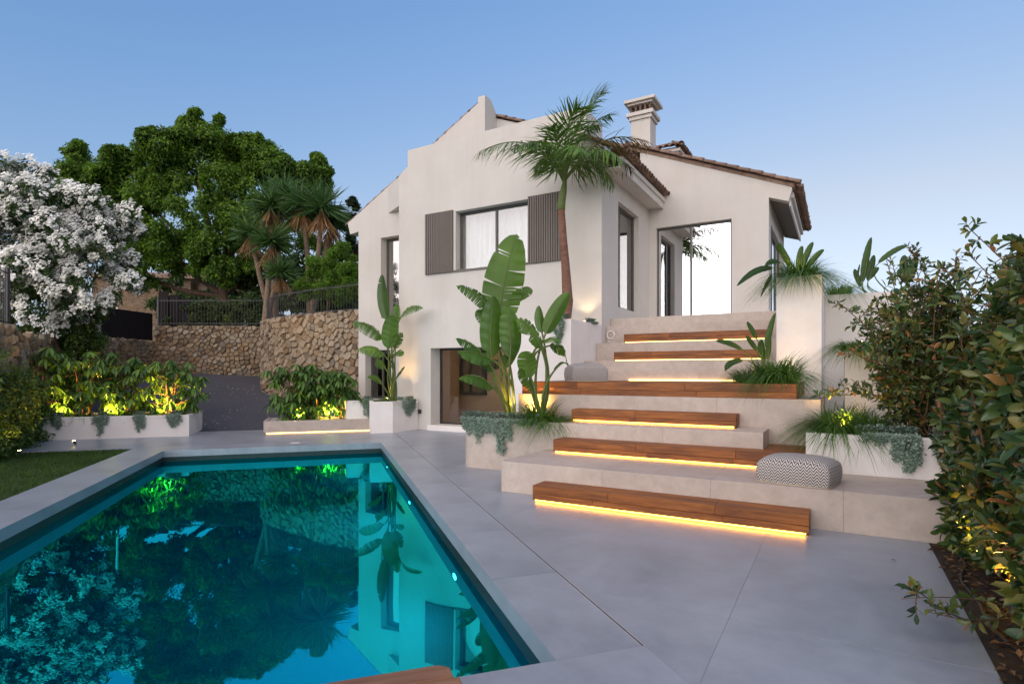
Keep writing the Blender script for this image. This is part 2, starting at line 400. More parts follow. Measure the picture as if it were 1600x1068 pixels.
# low ridge behind the camera, met only in the window reflections
g = MB(); n = 60
vs = []
for i in range(n + 1):
    t = math.pi * (1.02 + 0.96 * i / n)
    rr = 240 + 20 * math.sin(i * 0.7)
    h = 17 + 7 * math.sin(i * 0.33) + 2.5 * math.sin(i * 1.7) + 1.2 * math.sin(i * 3.9)
    vs += [(rr * math.cos(t), rr * math.sin(t), -1), ((rr + 60) * math.cos(t), (rr + 60) * math.sin(t), h), ((rr + 150) * math.cos(t), (rr + 150) * math.sin(t), -1)]
g.add(vs, [(i * 3 + k, i * 3 + 3 + k, i * 3 + 4 + k, i * 3 + 1 + k) for i in range(n) for k in (0, 1)])
struct('hills', g, M['hedge_far'], smooth=True)

# pool shell
def pool_tile():
    m, nt, out = new_mat('pool_mosaic'); L = nt.links
    tc = nt.nodes.new('ShaderNodeTexCoord').outputs['Object']
    br = nt.nodes.new('ShaderNodeTexBrick'); br.offset = 0.0; br.inputs['Scale'].default_value = 20
    br.inputs['Color1'].default_value = (0.04, 0.40, 0.54, 1); br.inputs['Color2'].default_value = (0.035, 0.365, 0.50, 1)
    br.inputs['Mortar'].default_value = (0.04, 0.36, 0.48, 1); br.inputs['Mortar Size'].default_value = 0.015
    br.inputs['Brick Width'].default_value = 0.5; br.inputs['Row Height'].default_value = 0.5
    L.new(tc, br.inputs['Vector'])
    b = nt.nodes.new('ShaderNodeBsdfPrincipled'); b.inputs['Roughness'].default_value = 0.5
    L.new(br.outputs[0], b.inputs['Base Color']); L.new(b.outputs[0], out.inputs[0]); return m
M['pool'] = pool_tile()
M['waterline'] = surf('waterline_tile', (0.010, 0.020, 0.022), (0.022, 0.036, 0.038), 20, 0.35, 0.05, 40)
D = 1.55; WZ = -0.215
g = MB()
c4 = [(Q0, P0), (Q1, P0), (Q1, P1), (Q0, P1)]
g.add([pr(*p, -D) for p in c4], [(0, 1, 2, 3)])
for i in range(4):
    a, b = c4[i], c4[(i + 1) % 4]
    g.add([pr(*a, -D), pr(*b, -D), pr(*b, WZ - 0.035), pr(*a, WZ - 0.035)], [(1, 0, 3, 2)])
basin = struct('pool', g, M['pool'])
g = MB()
for i in range(4):
    a, b = c4[i], c4[(i + 1) % 4]
    g.add([pr(*a, WZ - 0.035), pr(*b, WZ - 0.035), pr(*b, -0.125), pr(*a, -0.125)], [(1, 0, 3, 2)])
mesh_obj('waterline_band', g.v, g.f, M['waterline'], basin)
def water_mat():
    m, nt, out = new_mat('pool_water'); L = nt.links
    gl = nt.nodes.new('ShaderNodeBsdfGlossy'); gl.inputs['Roughness'].default_value = 0.0
    gl.inputs['Color'].default_value = (0.010, 0.62, 0.68, 1)
    rf = nt.nodes.new('ShaderNodeBsdfRefraction'); rf.inputs['IOR'].default_value = 1.33; rf.inputs['Roughness'].default_value = 0.0
    rf.inputs['Color'].default_value = (0.06, 0.72, 0.92, 1)
    fn = nt.nodes.new('ShaderNodeFresnel'); fn.inputs[0].default_value = 1.33
    mr = nt.nodes.new('ShaderNodeMapRange'); mr.inputs[1].default_value = 0.0; mr.inputs[2].default_value = 0.35
    mr.inputs[3].default_value = 0.60; mr.inputs[4].default_value = 0.84
    L.new(fn.outputs[0], mr.inputs[0])
    tc = nt.nodes.new('ShaderNodeTexCoord').outputs['Object']
    n1 = noise(nt, 1.6, 2, 0.4, tc)
    bp = nt.nodes.new('ShaderNodeBump'); bp.inputs['Strength'].default_value = 0.012; bp.inputs['Distance'].default_value = 0.1
    L.new(n1.outputs[0], bp.inputs['Height'])
    for s in (gl, rf, fn): L.new(bp.outputs[0], s.inputs['Normal'])
    mx = nt.nodes.new('ShaderNodeMixShader'); L.new(mr.outputs[0], mx.inputs[0]); L.new(rf.outputs[0], mx.inputs[1]); L.new(gl.outputs[0], mx.inputs[2])
    L.new(mx.outputs[0], out.inputs[0]); return m
M['water'] = water_mat()
g = MB(); g.add([pr(q, p, WZ) for q, p in ((Q0 + .002, P0 + .002), (Q1 - .002, P0 + .002), (Q1 - .002, P1 - .002), (Q0 + .002, P1 - .002))], [(0, 1, 2, 3)])
struct('water', g, M['water'])

# terrace: grout bed with a hole for the pool, real slabs on it
bed = MB()
TZ = -0.03
outer = [(-3.60, -6.0), (14.0, -6.0), (14.0, 17.2), (-3.60, 17.2)]
inner = [(Q0 - 0.02, P0 - 0.02), (Q1 + 0.02, P0 - 0.02), (Q1 + 0.02, P1 + 0.02), (Q0 - 0.02, P1 + 0.02)]
TZ = -0.0018
bed.add([pr(*p, TZ) for p in outer] + [pr(*p, TZ) for p in inner], [(i, (i + 1) % 4, 4 + (i + 1) % 4, 4 + i) for i in range(4)])
bed.add([pr(*p, TZ) for p in ((-9.5, 13.2), (-3.6, 13.2), (-3.6, 16.9), (-9.5, 16.9))], [(0, 1, 2, 3)])
terrace = struct('terrace', bed, M['grout'])
SLABN = [0]
def slab(poly_w, top=0.0, thick=0.028, name='paving_slab'):
    if len(poly_w) < 3: return
    c = Vector((sum(p[0] for p in poly_w) / len(poly_w), sum(p[1] for p in poly_w) / len(poly_w)))
    mb = MB().prism([(p[0] - c.x, p[1] - c.y) for p in poly_w], -thick, 0)
    o = mesh_obj(name, mb.v, mb.f, M['paving'], terrace, bevel=0.0)
    o.location = (c.x, c.y, top + 0.0004 * ((SLABN[0] * 7) % 5)); SLABN[0] += 1
def prect(q0, q1, p0, p1, gap=0.0012):
    return [tuple(pr(q, p)[:2]) for q, p in ((q0 + gap, p0 + gap), (q1 - gap, p0 + gap), (q1 - gap, p1 - gap), (q0 + gap, p1 - gap))]
# coping: thick slabs round the pool
ps = np.linspace(P0, P1, 9); DRQ0 = Q1 + 0.52
for i in range(8):
    slab(prect(Q1, Q1 + 0.506, ps[i], ps[i + 1]), thick=0.125, name='coping_slab')
    slab(prect(Q0 - 0.65, Q0, ps[i], ps[i + 1]), thick=0.125, name='coping_slab')
qs = np.linspace(Q0 - 0.65, Q1 + 0.506, 5); qn = list(qs[:4]) + [DRQ0 + 0.0045]
for i in range(4):
    slab(prect(qs[i], qs[i + 1], P1, P1 + 0.7), thick=0.125, name='coping_slab')
    slab(prect(qn[i], qn[i + 1], P0 - 0.7, P0), thick=0.125, name='coping_slab')
    slab(prect(qn[i], qn[i + 1], P0 - 2.4, P0 - 0.7))
    slab(prect(qs[i], qs[i + 1], P1 + 0.7, P1 + 2.75))
    if i < 2: slab(prect(qs[i], qs[i + 1], P1 + 2.75, P1 + 3.85))
for i in range(4):
    slab(prect(-9.3 + 1.425 * i, -9.3 + 1.425 * (i + 1), 13.2, 15.25))
# terrace slabs in the house direction, right of the drain channel
DRQ = Q1 + 0.52
nB = fr('P', 1, 0); nA = fr('P', 0, 1)
for i in range(-6, 1):
    for j in range(-2, 5):
        a0, a1 = -0.58 + 2.4 * i, -0.58 + 2.4 * (i + 1)
        b0, b1 = 3.67 + 2.51 * j, 3.67 + 2.51 * (j + 1)
        a1 = min(a1, 0.69)
        poly = [tuple(fr('H', a, b)[:2]) for a, b in ((a0 + .0015, b0 + .0015), (a1 - .0015, b0 + .0015), (a1 - .0015, b1 - .0015), (a0 + .0015, b1 - .0015))]
        poly = clip(poly, -nB.x, -nB.y, -(DRQ + 0.005))
        poly = clip(poly, nA.x, nA.y, 15.0)
        slab(poly)
# drain channel with two steel edges
dr = thing('drain_channel', 'thin steel edged drainage slot running along the pool coping', 'drain', (DRQ - 0.006, 2.72, 0.0), 'P')
part('slot', MB().box(DRQ - 0.0130, DRQ + 0.0026, 2.752, 15.0, -0.028, -0.0014), M['metal'], dr)
for dx in (-0.0150, 0.0027):
    part('edge_strip', MB().box(DRQ + dx, DRQ + dx + 0.0016, 2.752, 15.0, -0.028, 0.0022), M['pale_steel'], dr)
# lawn
lw = MB(); lw.add([pr(q, p, -0.035) for q, p in ((-9.5, 2.0), (-3.605, 2.0), (-3.605, 13.195), (-9.5, 13.195))], [(0, 1, 2, 3)])
struct('lawn', lw, M['lawn_soil'])
# planting bed of the hedge on the right
hb = MB(); hb.add([fr('H', a, b, -0.0012) for a, b in ((0.693, -3), (5.0, -3), (5.0, 8.6), (0.693, 8.6))], [(0, 1, 2, 3)])
struct('hedge_bed', hb, M['soil'])

# driveway climbing towards the gate
def drive_z(p): return max(0.0, p - 16.45) * 0.14 - 0.012
nq, np_ = 12, 24
vs, fs = [], []
for j in range(np_ + 1):
    for i in range(nq + 1):
        q = -9.5 + (1.7 + 9.5) * i / nq; p = 16.35 + 11.5 * j / np_
        vs.append(pr(q, p, drive_z(p)))
for j in range(np_):
    for i in range(nq):
        k = j * (nq + 1) + i; fs.append((k, k + 1, k + nq + 2, k + nq + 1))
g = MB(); g.add(vs, fs); drv = struct('driveway', g, M['asphalt'])
part_t = MB().box(-3.1, -1.3, 16.28, 16.345, -0.03, 0.012)
tr = thing('threshold_strip', 'dark metal strip where the driveway meets the paving', 'threshold', (-2.2, 16.31, 0), 'P')
part('strip', part_t, M['metal'], tr)

# raised land behind the walls
CURVE = [(-4.37, 16.98), (-5.6, 17.75), (-7.1, 18.75), (-8.3, 19.75), (-9.05, 20.7), (-9.55, 21.8), (-9.95, 23.0), (-10.45, 24.1)]
hill = MB()
back = [(c[0] + 0.2, c[1] + 0.25) for c in CURVE]
poly = [(-60, 24.3), (-10.7, 24.3)] + back[::-1] + [(-3.0, 19.0), (4, 40), (4, 80), (-60, 80)]
hill.prism(poly, -0.2, 3.05)
struct('terrain', hill, M['earth'])
ter2 = MB().prism([(-40, 8.0), (-9.75, 8.4), (-12.85, 16.2), (-15.3, 20.2), (-15.6, 24.2), (-40, 24.2)], -0.2, 2.0)
struct('terrain', ter2, M['earth'])

# ================================================================== STONE WALLS
def voronoi(w, h, size, rng):
    pts = []; arr = np.zeros((0, 3))
    for k in range(9000):                                    # dart throwing with mixed stone sizes
        x, y = rng.uniform(-size, w + size), rng.uniform(-size, h + size)
        r = size * (0.36 + 0.62 * rng.random() ** 1.6)
        if len(arr) == 0 or np.all(np.hypot((arr[:, 0] - x) * 0.86, (arr[:, 1] - y) * 1.16) > (arr[:, 2] + r) * 0.52):
            arr = np.vstack([arr, (x, y, r)]); pts.append((x, y))
    P = np.array(pts); cells = []
    for k, (x, y) in enumerate(pts):
        if not (-0.02 < x < w + 0.02 and -0.02 < y < h + 0.02): continue
        poly = [(0, 0), (w, 0), (w, h), (0, h)]
        d = np.hypot(P[:, 0] - x, P[:, 1] - y)
        for q in np.argsort(d)[1:22]:
            nx_, ny_ = P[q, 0] - x, P[q, 1] - y
            mx_, my_ = (P[q, 0] + x) / 2, (P[q, 1] + y) / 2
            poly = clip(poly, nx_, ny_, nx_ * mx_ + ny_ * my_)
            if len(poly) < 3: break
        if len(poly) >= 3: cells.append(poly)
    return cells
def stone_wall(name, label, path, top_fn, bot_fn, size, seed, thick=0.45, limit=300):
    rng = np.random.default_rng(seed)
    pts = [Vector((p[0], p[1])) for p in path]
    seg = [(pts[i + 1] - pts[i]).length for i in range(len(pts) - 1)]
    acc = [0]
    for s in seg: acc.append(acc[-1] + s)
    Lw = acc[-1]
    def pos(s):
        s = min(max(s, 0), Lw)
        i = max(k for k in range(len(seg)) if acc[k] <= s + 1e-9)
        t = (s - acc[i]) / seg[i]
        d = (pts[i + 1] - pts[i]).normalized()
        return pts[i].lerp(pts[i + 1], t), Vector((-d.y, d.x))
    zmin = min(bot_fn(0), bot_fn(0.5), bot_fn(1)); zmax = max(top_fn(0), top_fn(0.5), top_fn(1))
    base = (pts[0].x, pts[0].y, zmin)
    root = thing(name, label, 'wall', base)
    # rubble core behind the stones
    mb = MB(); nn = 24; vs = []
    for i in range(nn + 1):
        p, nrm = pos(Lw * i / nn); b = p - nrm * thick; f_ = p - nrm * 0.005
        zt, zb = top_fn(i / nn) - 0.05, zmin - 0.3
        vs += [(f_.x, f_.y, zb), (f_.x, f_.y, zt), (b.x, b.y, zt), (b.x, b.y, zb)]
    fs = []
    for i in range(nn):
        for k in range(3): fs.append((i * 4 + k, i * 4 + k + 1, i * 4 + 5 + k, i * 4 + 4 + k))
    fs += [(0, 3, 2, 1), (nn * 4, nn * 4 + 1, nn * 4 + 2, nn * 4 + 3)]
    mb.add(vs, fs); part('core', mb, M['mortar'], root, fix=True)
    cells = voronoi(Lw, zmax - zmin, size, rng)
    made = 0; extra = MB()
    for poly in cells:
        cx = sum(p[0] for p in poly) / len(poly); cy = sum(p[1] for p in poly) / len(poly)
        z = zmin + cy; t = cx / Lw
        if z > top_fn(t) - 0.02 or z < bot_fn(t) - 0.12: continue
        # shrink and round the cell
        g_ = 0.005 + 0.006 * rng.random()
        q = []
        for p in poly:
            v = Vector((p[0] - cx, p[1] - cy)); l = v.length
            q.append(v * max(0.2, (l - g_ * 1.5) / max(l, 1e-6)))
        ch = []
        for i in range(len(q)):
            a, b = q[i], q[(i + 1) % len(q)]
            if (b - a).length < 0.02: ch.append((a + b) / 2); continue
            ch += [a.lerp(b, 0.13), a.lerp(b, 0.87)]
        q = ch; n_ = len(q)
        pr_ = rng.uniform(0.03, 0.085)
        p0, nr = pos(cx); tg = Vector((nr.y, -nr.x))
        o3 = Vector((p0.x, p0.y, z))
        tilt = (rng.uniform(-0.26, 0.26), rng.uniform(-0.26, 0.26))
        vs = []
        for sc_, dp in ((1.0, -0.05), (0.97, pr_ * 0.72), (0.87, pr_)):
            for v in q:
                w_ = v * sc_; ps_, nn2 = pos(cx + w_.x)
                dd = dp + (tilt[0] * w_.x + tilt[1] * w_.y) * (1 if dp > 0 else 0) + rng.uniform(-0.006, 0.006)
                vs.append((ps_.x + nn2.x * dd - o3.x, ps_.y + nn2.y * dd - o3.y, w_.y))
        ce = rng.uniform(-0.01, 0.012)
        vs.append((nr.x * (pr_ + ce), nr.y * (pr_ + ce), 0))
        fs = []
        for r_ in range(2):
            for i in range(n_): fs.append((r_ * n_ + i, r_ * n_ + (i + 1) % n_, (r_ + 1) * n_ + (i + 1) % n_, (r_ + 1) * n_ + i))
        for i in range(n_): fs.append((2 * n_ + i, 2 * n_ + (i + 1) % n_, 3 * n_))
        if made < limit:
            o = mesh_obj('stone', vs, fs, M['stone'], root); o.location = o3 - Vector(base); made += 1
        else:
            extra.add([(v[0] + o3.x, v[1] + o3.y, v[2] + o3.z) for v in vs], fs)
    if extra.v: tag(part('stone', extra, M['stone'], root), kind='stuff')
    return root
CP = [Vector((c[0], c[1])) for c in CURVE]
def p_of(v): return fr('P', 0, 1).x * v.x + fr('P', 0, 1).y * v.y
def bot_curve(t):
    acc = [0]
    for i in range(len(CP) - 1): acc.append(acc[-1] + (CP[i + 1] - CP[i]).length)
    s = t * acc[-1]
    for i in range(len(CP) - 1):
        if s <= acc[i + 1] + 1e-6:
            return drive_z(p_of(CP[i].lerp(CP[i + 1], (s - acc[i]) / (acc[i + 1] - acc[i])))) - 0.05
    return drive_z(p_of(CP[-1]))
stone_wall('retaining_wall', 'curved brown rubble stone retaining wall beside the white house', CURVE, lambda t: 3.38 + 0.06 * math.sin(t * 5), bot_curve, 0.30, 3)
stone_wall('boundary_wall', 'straight tan rubble stone wall closing the end of the driveway', [(-10.45, 24.1), (-15.2, 24.1)], lambda t: 3.5, lambda t: 1.35, 0.31, 5)
stone_wall('gate_wall', 'low rough stone wall under the dark sheet metal gate', [(-15.2, 24.1), (-14.75, 20.0)], lambda t: 2.86 - 0.1 * t, lambda t: 0.9, 0.30, 9)
stone_wall('garden_wall', 'rough stone wall at the left edge under the white flowering shrub', [(-12.6, 16.0), (-9.3, 9.4)], lambda t: 2.25 + 0.32 * t, lambda t: -0.05, 0.36, 12)

# ================================================================== VILLA
A0, A1, BF, BL = -10.33, -4.52, 11.85, 12.25
WB, WA = 15.46, -1.50                      # door wall plane, right end of the right wing
villa = thing('villa', 'beige rendered two storey villa with clay tile roofs above the steps', 'house', (-7.4, 13.5, 0), 'H')
def wall_grid(axis, u0, u1, z0, z1, holes, d0, d1):
    """rectangular wall with rectangular openings; axis 'b': runs along a at depth d0..d1, axis 'a': runs along b"""
    us = sorted({u0, u1, *[h[0] for h in holes], *[h[1] for h in holes]})
    zs = sorted({z0, z1, *[h[2] for h in holes], *[h[3] for h in holes]})
    solid = lambda i, j: 0 <= i < len(us) - 1 and 0 <= j < len(zs) - 1 and not any(h[0] <= (us[i] + us[i+1]) / 2 <= h[1] and h[2] <= (zs[j] + zs[j+1]) / 2 <= h[3] for h in holes)
    P3 = (lambda u, d, z: (u, d, z)) if axis == 'b' else (lambda u, d, z: (d, u, z))
    mb = MB()
    for i in range(len(us) - 1):
        for j in range(len(zs) - 1):
            if not solid(i, j): continue
            a, b, c, e = us[i], us[i + 1], zs[j], zs[j + 1]
            for d in (d0, d1): mb.add([P3(a, d, c), P3(b, d, c), P3(b, d, e), P3(a, d, e)], [(0, 1, 2, 3)])
            if not solid(i - 1, j): mb.add([P3(a, d0, c), P3(a, d1, c), P3(a, d1, e), P3(a, d0, e)], [(0, 1, 2, 3)])
            if not solid(i + 1, j): mb.add([P3(b, d0, c), P3(b, d1, c), P3(b, d1, e), P3(b, d0, e)], [(0, 1, 2, 3)])
            if not solid(i, j - 1): mb.add([P3(a, d0, c), P3(b, d0, c), P3(b, d1, c), P3(a, d1, c)], [(0, 1, 2, 3)])
            if not solid(i, j + 1): mb.add([P3(a, d0, e), P3(b, d0, e), P3(b, d1, e), P3(a, d1, e)], [(0, 1, 2, 3)])
    return mb
# main gable front with its window and the garden door recess
WIN = (-8.45, -6.36, 4.10, 5.60); DOOR = (-9.25, -6.65, 0.14, 2.14)
part('front_wall', wall_grid('b', A0, A1, -0.05, 6.55, [WIN, DOOR], BF, BF + 0.48), M['plaster'], villa, fix=True)
# parapet rising above, its left end set back over the recessed wing and its right end dropping to the roof
mb = MB().extrude_y([(A0 + 0.0, 6.55), (A1 - 0.10, 6.55), (A1 - 0.35, 6.95), (A1 - 0.40, 7.46), (-10.02, 7.46), (-10.02, 7.03), (A0 + 0.0, 6.83)][::-1], BF, BF + 0.30)
part('parapet', mb, M['plaster'], villa, fix=True)
part('parapet_return', MB().extrude_y([(A1 - 0.62, 6.6), (A1 - 0.402, 6.6), (A1 - 0.402, 7.44), (A1 - 0.62, 7.44)][::-1], BF + 0.30, BF + 1.1), M['plaster'], villa)
# wedge of wall left of the front with a small triangular soffit
mb = MB().prism([(A0 + 0.0, BF + 0.001), (A0 + 0.0, BL + 0.05), (-11.06, BL + 0.05), (-11.06, BL - 0.002)][::-1], 6.02, 6.80)
part('wall_wedge', mb, M['plaster'], villa, fix=True)
# left wing
LA = -12.22
part('left_wing_wall', wall_grid('b', LA, A0 + 0.02, -0.05, 5.85, [(-11.35, -10.31, 3.05, 5.35), (-11.95, -11.0, 0.35, 2.15)], BL, BL + 0.35), M['plaster'], villa, fix=True)
def roofz(a): return 7.23 + (a + 10.22) * 0.53
mb = MB().extrude_y([(LA - 0.34, 5.60), (LA, 5.64), (LA, 5.85), (A0 + 0.02, 5.85), (A0 + 0.02, roofz(A0)), (-10.0, roofz(-10.0)), (LA - 0.44, roofz(LA - 0.44))], BL + 0.001, BL + 0.35)
part('left_gable_wall', mb, M['plaster'], villa, fix=True)
part('left_side_wall', MB().box(LA, LA + 0.3, BL + 0.35, 19.0, -0.05, 5.85), M['plaster'], villa)
# second gable behind with a fin wall at its ridge
GB = 13.5
zg = lambda a: 9.14 + (a + 8.83) * 0.53
mb = MB().extrude_y([(-10.6, 6.5), (-8.62, 6.5), (-8.62, 9.30), (-8.85, 9.30), (-8.85, zg(-8.85)), (-10.6, zg(-10.6))], GB, GB + 0.3)
part('upper_gable_wall', mb, M['plaster'], villa, fix=True)
mb = MB(); mb.add([(-8.85, GB + 0.3, 6.5), (-8.62, GB + 0.3, 6.5), (-8.62, 14.13, 6.5), (-8.85, 14.13, 6.5), (-8.85, GB + 0.3, 9.30), (-8.62, GB + 0.3, 9.30), (-8.62, 14.13, 9.0), (-8.85, 14.13, 9.0)],
                  [(0, 3, 2, 1), (4, 5, 6, 7), (0, 1, 5, 4), (1, 2, 6, 5), (2, 3, 7, 6), (3, 0, 4, 7)])
part('fin_wall', mb, M['plaster'], villa)
mb = MB().extrude_y([(-8.85, 6.5), (-6.2, 6.5), (-6.2, 7.9), (-8.85, 8.98)], 14.132, 14.5)
part('back_gable_wall', mb, M['plaster'], villa, fix=True)
# side wall, door wall, right wing
SW = (12.94, 14.53, 3.05, 5.56)
part('side_wall', wall_grid('a', BF + 0.48, WB, 0.2, 6.35, [SW], A1, A1 - 0.32), M['plaster'], villa, fix=True)
DW = (-4.325, -2.375, 2.745, 5.45)
part('door_wall', wall_grid('b', A1, WA, 0.2, 5.86, [DW], WB, WB + 0.3), M['plaster'], villa, fix=True)
vz = lambda a: 6.10 + (-0.90 - a) * 0.415
mb = MB().extrude_y([(A1 - 0.25, 5.86), (WA, 5.86), (-1.06, 5.70), (-0.98, 5.98), (-0.98, vz(-0.98) - 0.05), (A1 - 0.25, vz(A1 - 0.25) - 0.05)], WB + 0.0, WB + 0.3)
part('wing_gable_wall', mb, M['plaster'], villa, fix=True)
part('wing_side_wall', wall_grid('a', WB + 0.3, 20.0, 0.2, 5.95, [(15.95, 19.2, 2.745, 5.3)], WA, WA - 0.3), M['plaster'], villa, fix=True)
mb = MB(); mb.add([(WA + 0.002, WB + 0.3, 5.84), (-1.07, WB + 0.3, 5.70), (-1.07, 20.2, 5.70), (WA + 0.002, 20.2, 5.84)], [(0, 1, 2, 3)])
mb.add([(WA + 0.002, WB + 0.3, 5.90), (-1.07, WB + 0.3, 5.76), (-1.07, 20.2, 5.76), (WA + 0.002, 20.2, 5.90)], [(0, 1, 2, 3)])
part('eave_soffit', mb, M['shutter'], villa)
part('eave_fascia', MB().box(-1.068, -1.03, WB + 0.302, 20.2, 5.66, 5.86), M['white'], villa)
part('eave_moulding', MB().box(-1.028, -0.96, WB + 0.302, 20.2, 5.86, 5.98), M['plaster'], villa)
# floor and core so that no sky shows through the openings
part('interior_floor', MB().box(A1 - 0.3, WA - 0.31, WB + 0.31, 19.9, 2.55, 2.73).box(LA + 0.31, A1 - 0.33, 13.5, 19.9, 2.55, 2.73), M['dark_room'], villa)
part('interior_back_wall', MB().box(LA + 0.3, WA - 0.31, 19.9, 20.2, 0, 6.0), M['dark_room'], villa)
part('interior_ceiling', MB().box(A1 - 0.3, WA - 0.31, WB + 0.31, 19.9, 5.80, 5.90).box(LA + 0.31, A1 - 0.33, BL + 0.5, 19.9, 5.80, 5.90), M['dark_room'], villa)
# garden door recess: porch with brown wall, black framed window, sill and lamp
part('porch_wall', MB().box(DOOR[0] - 0.1, DOOR[1] + 0.1, 13.35, 13.45, 0.0, 2.5), M['interior'], villa)
part('porch_floor', MB().box(DOOR[0] - 0.1, DOOR[1] + 0.1, BF + 0.48, 13.35, 0.05, 0.138), M['interior'], villa)
part('porch_ceiling', MB().box(DOOR[0] - 0.1, DOOR[1] + 0.1, BF + 0.485, 13.35, 2.16, 2.26), M['interior'], villa)
part('porch_side_wall', MB().box(DOOR[0] - 0.2, DOOR[0] - 0.101, BF + 0.485, 13.35, 0.0, 2.3), M['interior'], villa)
part('door_sill', MB().box(DOOR[0] - 0.06, DOOR[1] + 0.02, BF - 0.07, BF + 0.46, 0.0, 0.138), M['white'], villa, bevel=0.006)
def framed(name, a0, a1, b, z0, z1, fw, fd, mullions, mat_f, mat_g, axis='b', gd=0.5):
    P = (lambda u0, u1, d0, d1, c, e: MB().box(u0, u1, d0, d1, c, e)) if axis == 'b' else (lambda u0, u1, d0, d1, c, e: MB().box(d0, d1, u0, u1, c, e))
    fr_ = MB()
    for m_ in (P(a0, a1, b, b + fd, z0, z0 + fw), P(a0, a1, b, b + fd, z1 - fw, z1), P(a0, a0 + fw, b, b + fd, z0 + fw, z1 - fw), P(a1 - fw, a1, b, b + fd, z0 + fw, z1 - fw)):
        fr_.add(m_.v, m_.f)
    for x in mullions: mm = P(x - fw / 2, x + fw / 2, b, b + fd, z0 + fw, z1 - fw); fr_.add(mm.v, mm.f)
    w = part(name, fr_, mat_f, villa)
    xs = [a0 + fw] + [v for x in mullions for v in (x - fw / 2, x + fw / 2)] + [a1 - fw]
    for k in range(0, len(xs), 2):
        gm = P(xs[k], xs[k + 1], b + fd * gd - 0.006, b + fd * gd + 0.006, z0 + fw, z1 - fw)
        part('pane', gm, mat_g, w)
    return w
framed('garden_door_frame', DOOR[0], DOOR[1], BF + 0.40, DOOR[2], DOOR[3], 0.045, 0.06, [], M['metal'], M['glass_clear'])
framed('porch_window', -9.32, -8.45, 13.28, 0.88, 2.14, 0.075, 0.06, [-8.98], M['metal'], M['glass_soft'])
part('wall_lamp', MB().box(-8.25, -8.05, 13.20, 13.34, 1.62, 1.86), M['metal'], villa, bevel=0.01)
_pl = bpy.data.lights.new('porch_lamp', 'POINT'); _pl.energy = 9; _pl.color = (1.0, 0.62, 0.32); _pl.shadow_soft_size = 0.06
_po = bpy.data.objects.new('porch_lamp', _pl); COL.objects.link(_po); _po.parent = villa; _po.location = Vector((-7.3, 12.9, 2.0)) - BASE[villa]
part('porch_downlight', MB().lathe([(0.06, 0.0), (0.06, 0.02), (0.0, 0.02)], 12, (-7.3, 12.9, 2.135)), M['lampface'], villa)
part('socket_box', MB().box(-9.72, -9.55, BF - 0.025, BF - 0.001, 0.42, 0.53), M['metal'], villa, bevel=0.006)
# upper window, curtain, shutters with slats
w = framed('upper_window', WIN[0], WIN[1], BF + 0.20, WIN[2], WIN[3], 0.05, 0.07, [-7.36], M['frame'], M['glass_soft'])
part('window_sill', MB().box(WIN[0] - 0.06, WIN[1] + 0.004, BF - 0.03, BF + 0.20, WIN[2] - 0.045, WIN[2] + 0.005), M['shutter'], w)
def curtain(a0, a1, b, z0, z1, mat, parent, amp=0.035, n=90, wl_=0.11, axis='b'):
    vs = []; fs = []
    for i in range(n + 1):
        u = a0 + (a1 - a0) * i / n
        d = b + amp * math.sin(2 * math.pi * u / wl_ + 1.2 * math.sin(u * 7))
        for z in (z0, z1): vs.append((u, d, z) if axis == 'b' else (d, u, z))
    fs = [(2 * i, 2 * i + 2, 2 * i + 3, 2 * i + 1) for i in range(n)]
    mb = MB(); mb.add(vs, fs); return part('curtain', mb, mat, parent, smooth=True)
curtain(WIN[0] - 0.05, WIN[1] + 0.05, BF + 0.56, WIN[2] - 0.1, WIN[3] + 0.1, M['curtain'], w, amp=0.06, wl_=0.17)
def shutter(a0, a1, n=14):
    s = part('shutter', MB().box(a0, a1, BF - 0.03, BF - 0.002, 4.06, 5.645), M['shutter'], villa)
    pw = (a1 - a0) / n
    for k in range(n):
        part('slat', MB().box(a0 + pw * k + 0.008, a0 + pw * (k + 1) - 0.012, BF - 0.062, BF - 0.030, 4.065, 5.64), M['shutter'], s, bevel=0.004, seg=1)
shutter(-9.40, -8.52); shutter(-6.345, -5.50)
# left wing windows
w = framed('tall_window', -11.35, -10.31, BL + 0.24, 3.05, 5.35, 0.06, 0.06, [], M['frame'], M['glass'])
w = framed('lower_window', -11.95, -11.0, BL + 0.24, 0.35, 2.15, 0.05, 0.06, [-11.5], M['frame'], M['glass_soft'])
curtain(-11.95, -11.0, BL + 0.42, 0.35, 2.15, M['curtain'], w, n=40)
# side window and sliding door
w = framed('side_window', SW[0], SW[1], A1 - 0.20, SW[2], SW[3], 0.06, 0.07, [13.42], M['frame'], M['glass_soft'], axis='a')
curtain(13.5, 14.5, A1 - 0.55, SW[2] - 0.2, SW[3] + 0.1, M['curtain'], w, axis='a', n=50)
w = framed('sliding_door', DW[0], DW[1], WB + 0.12, DW[2], DW[3], 0.05, 0.08, [-3.42], M['frame'], M['glass_mirror'])
curtain(DW[0], -3.7, WB + 0.45, DW[2], DW[3] + 0.1, M['curtain_warm'], w, n=60)
w = framed('terrace_door', 15.95, 19.2, WA - 0.14, 2.745, 5.3, 0.08, 0.07, [17.0, 18.1], M['frame'], M['glass'], axis='a')
part('door_step', MB().box(A1 + 0.003, -3.75, WB - 1.35, WB - 0.003, 2.732, 2.86), M['concrete'], villa, bevel=0.005)

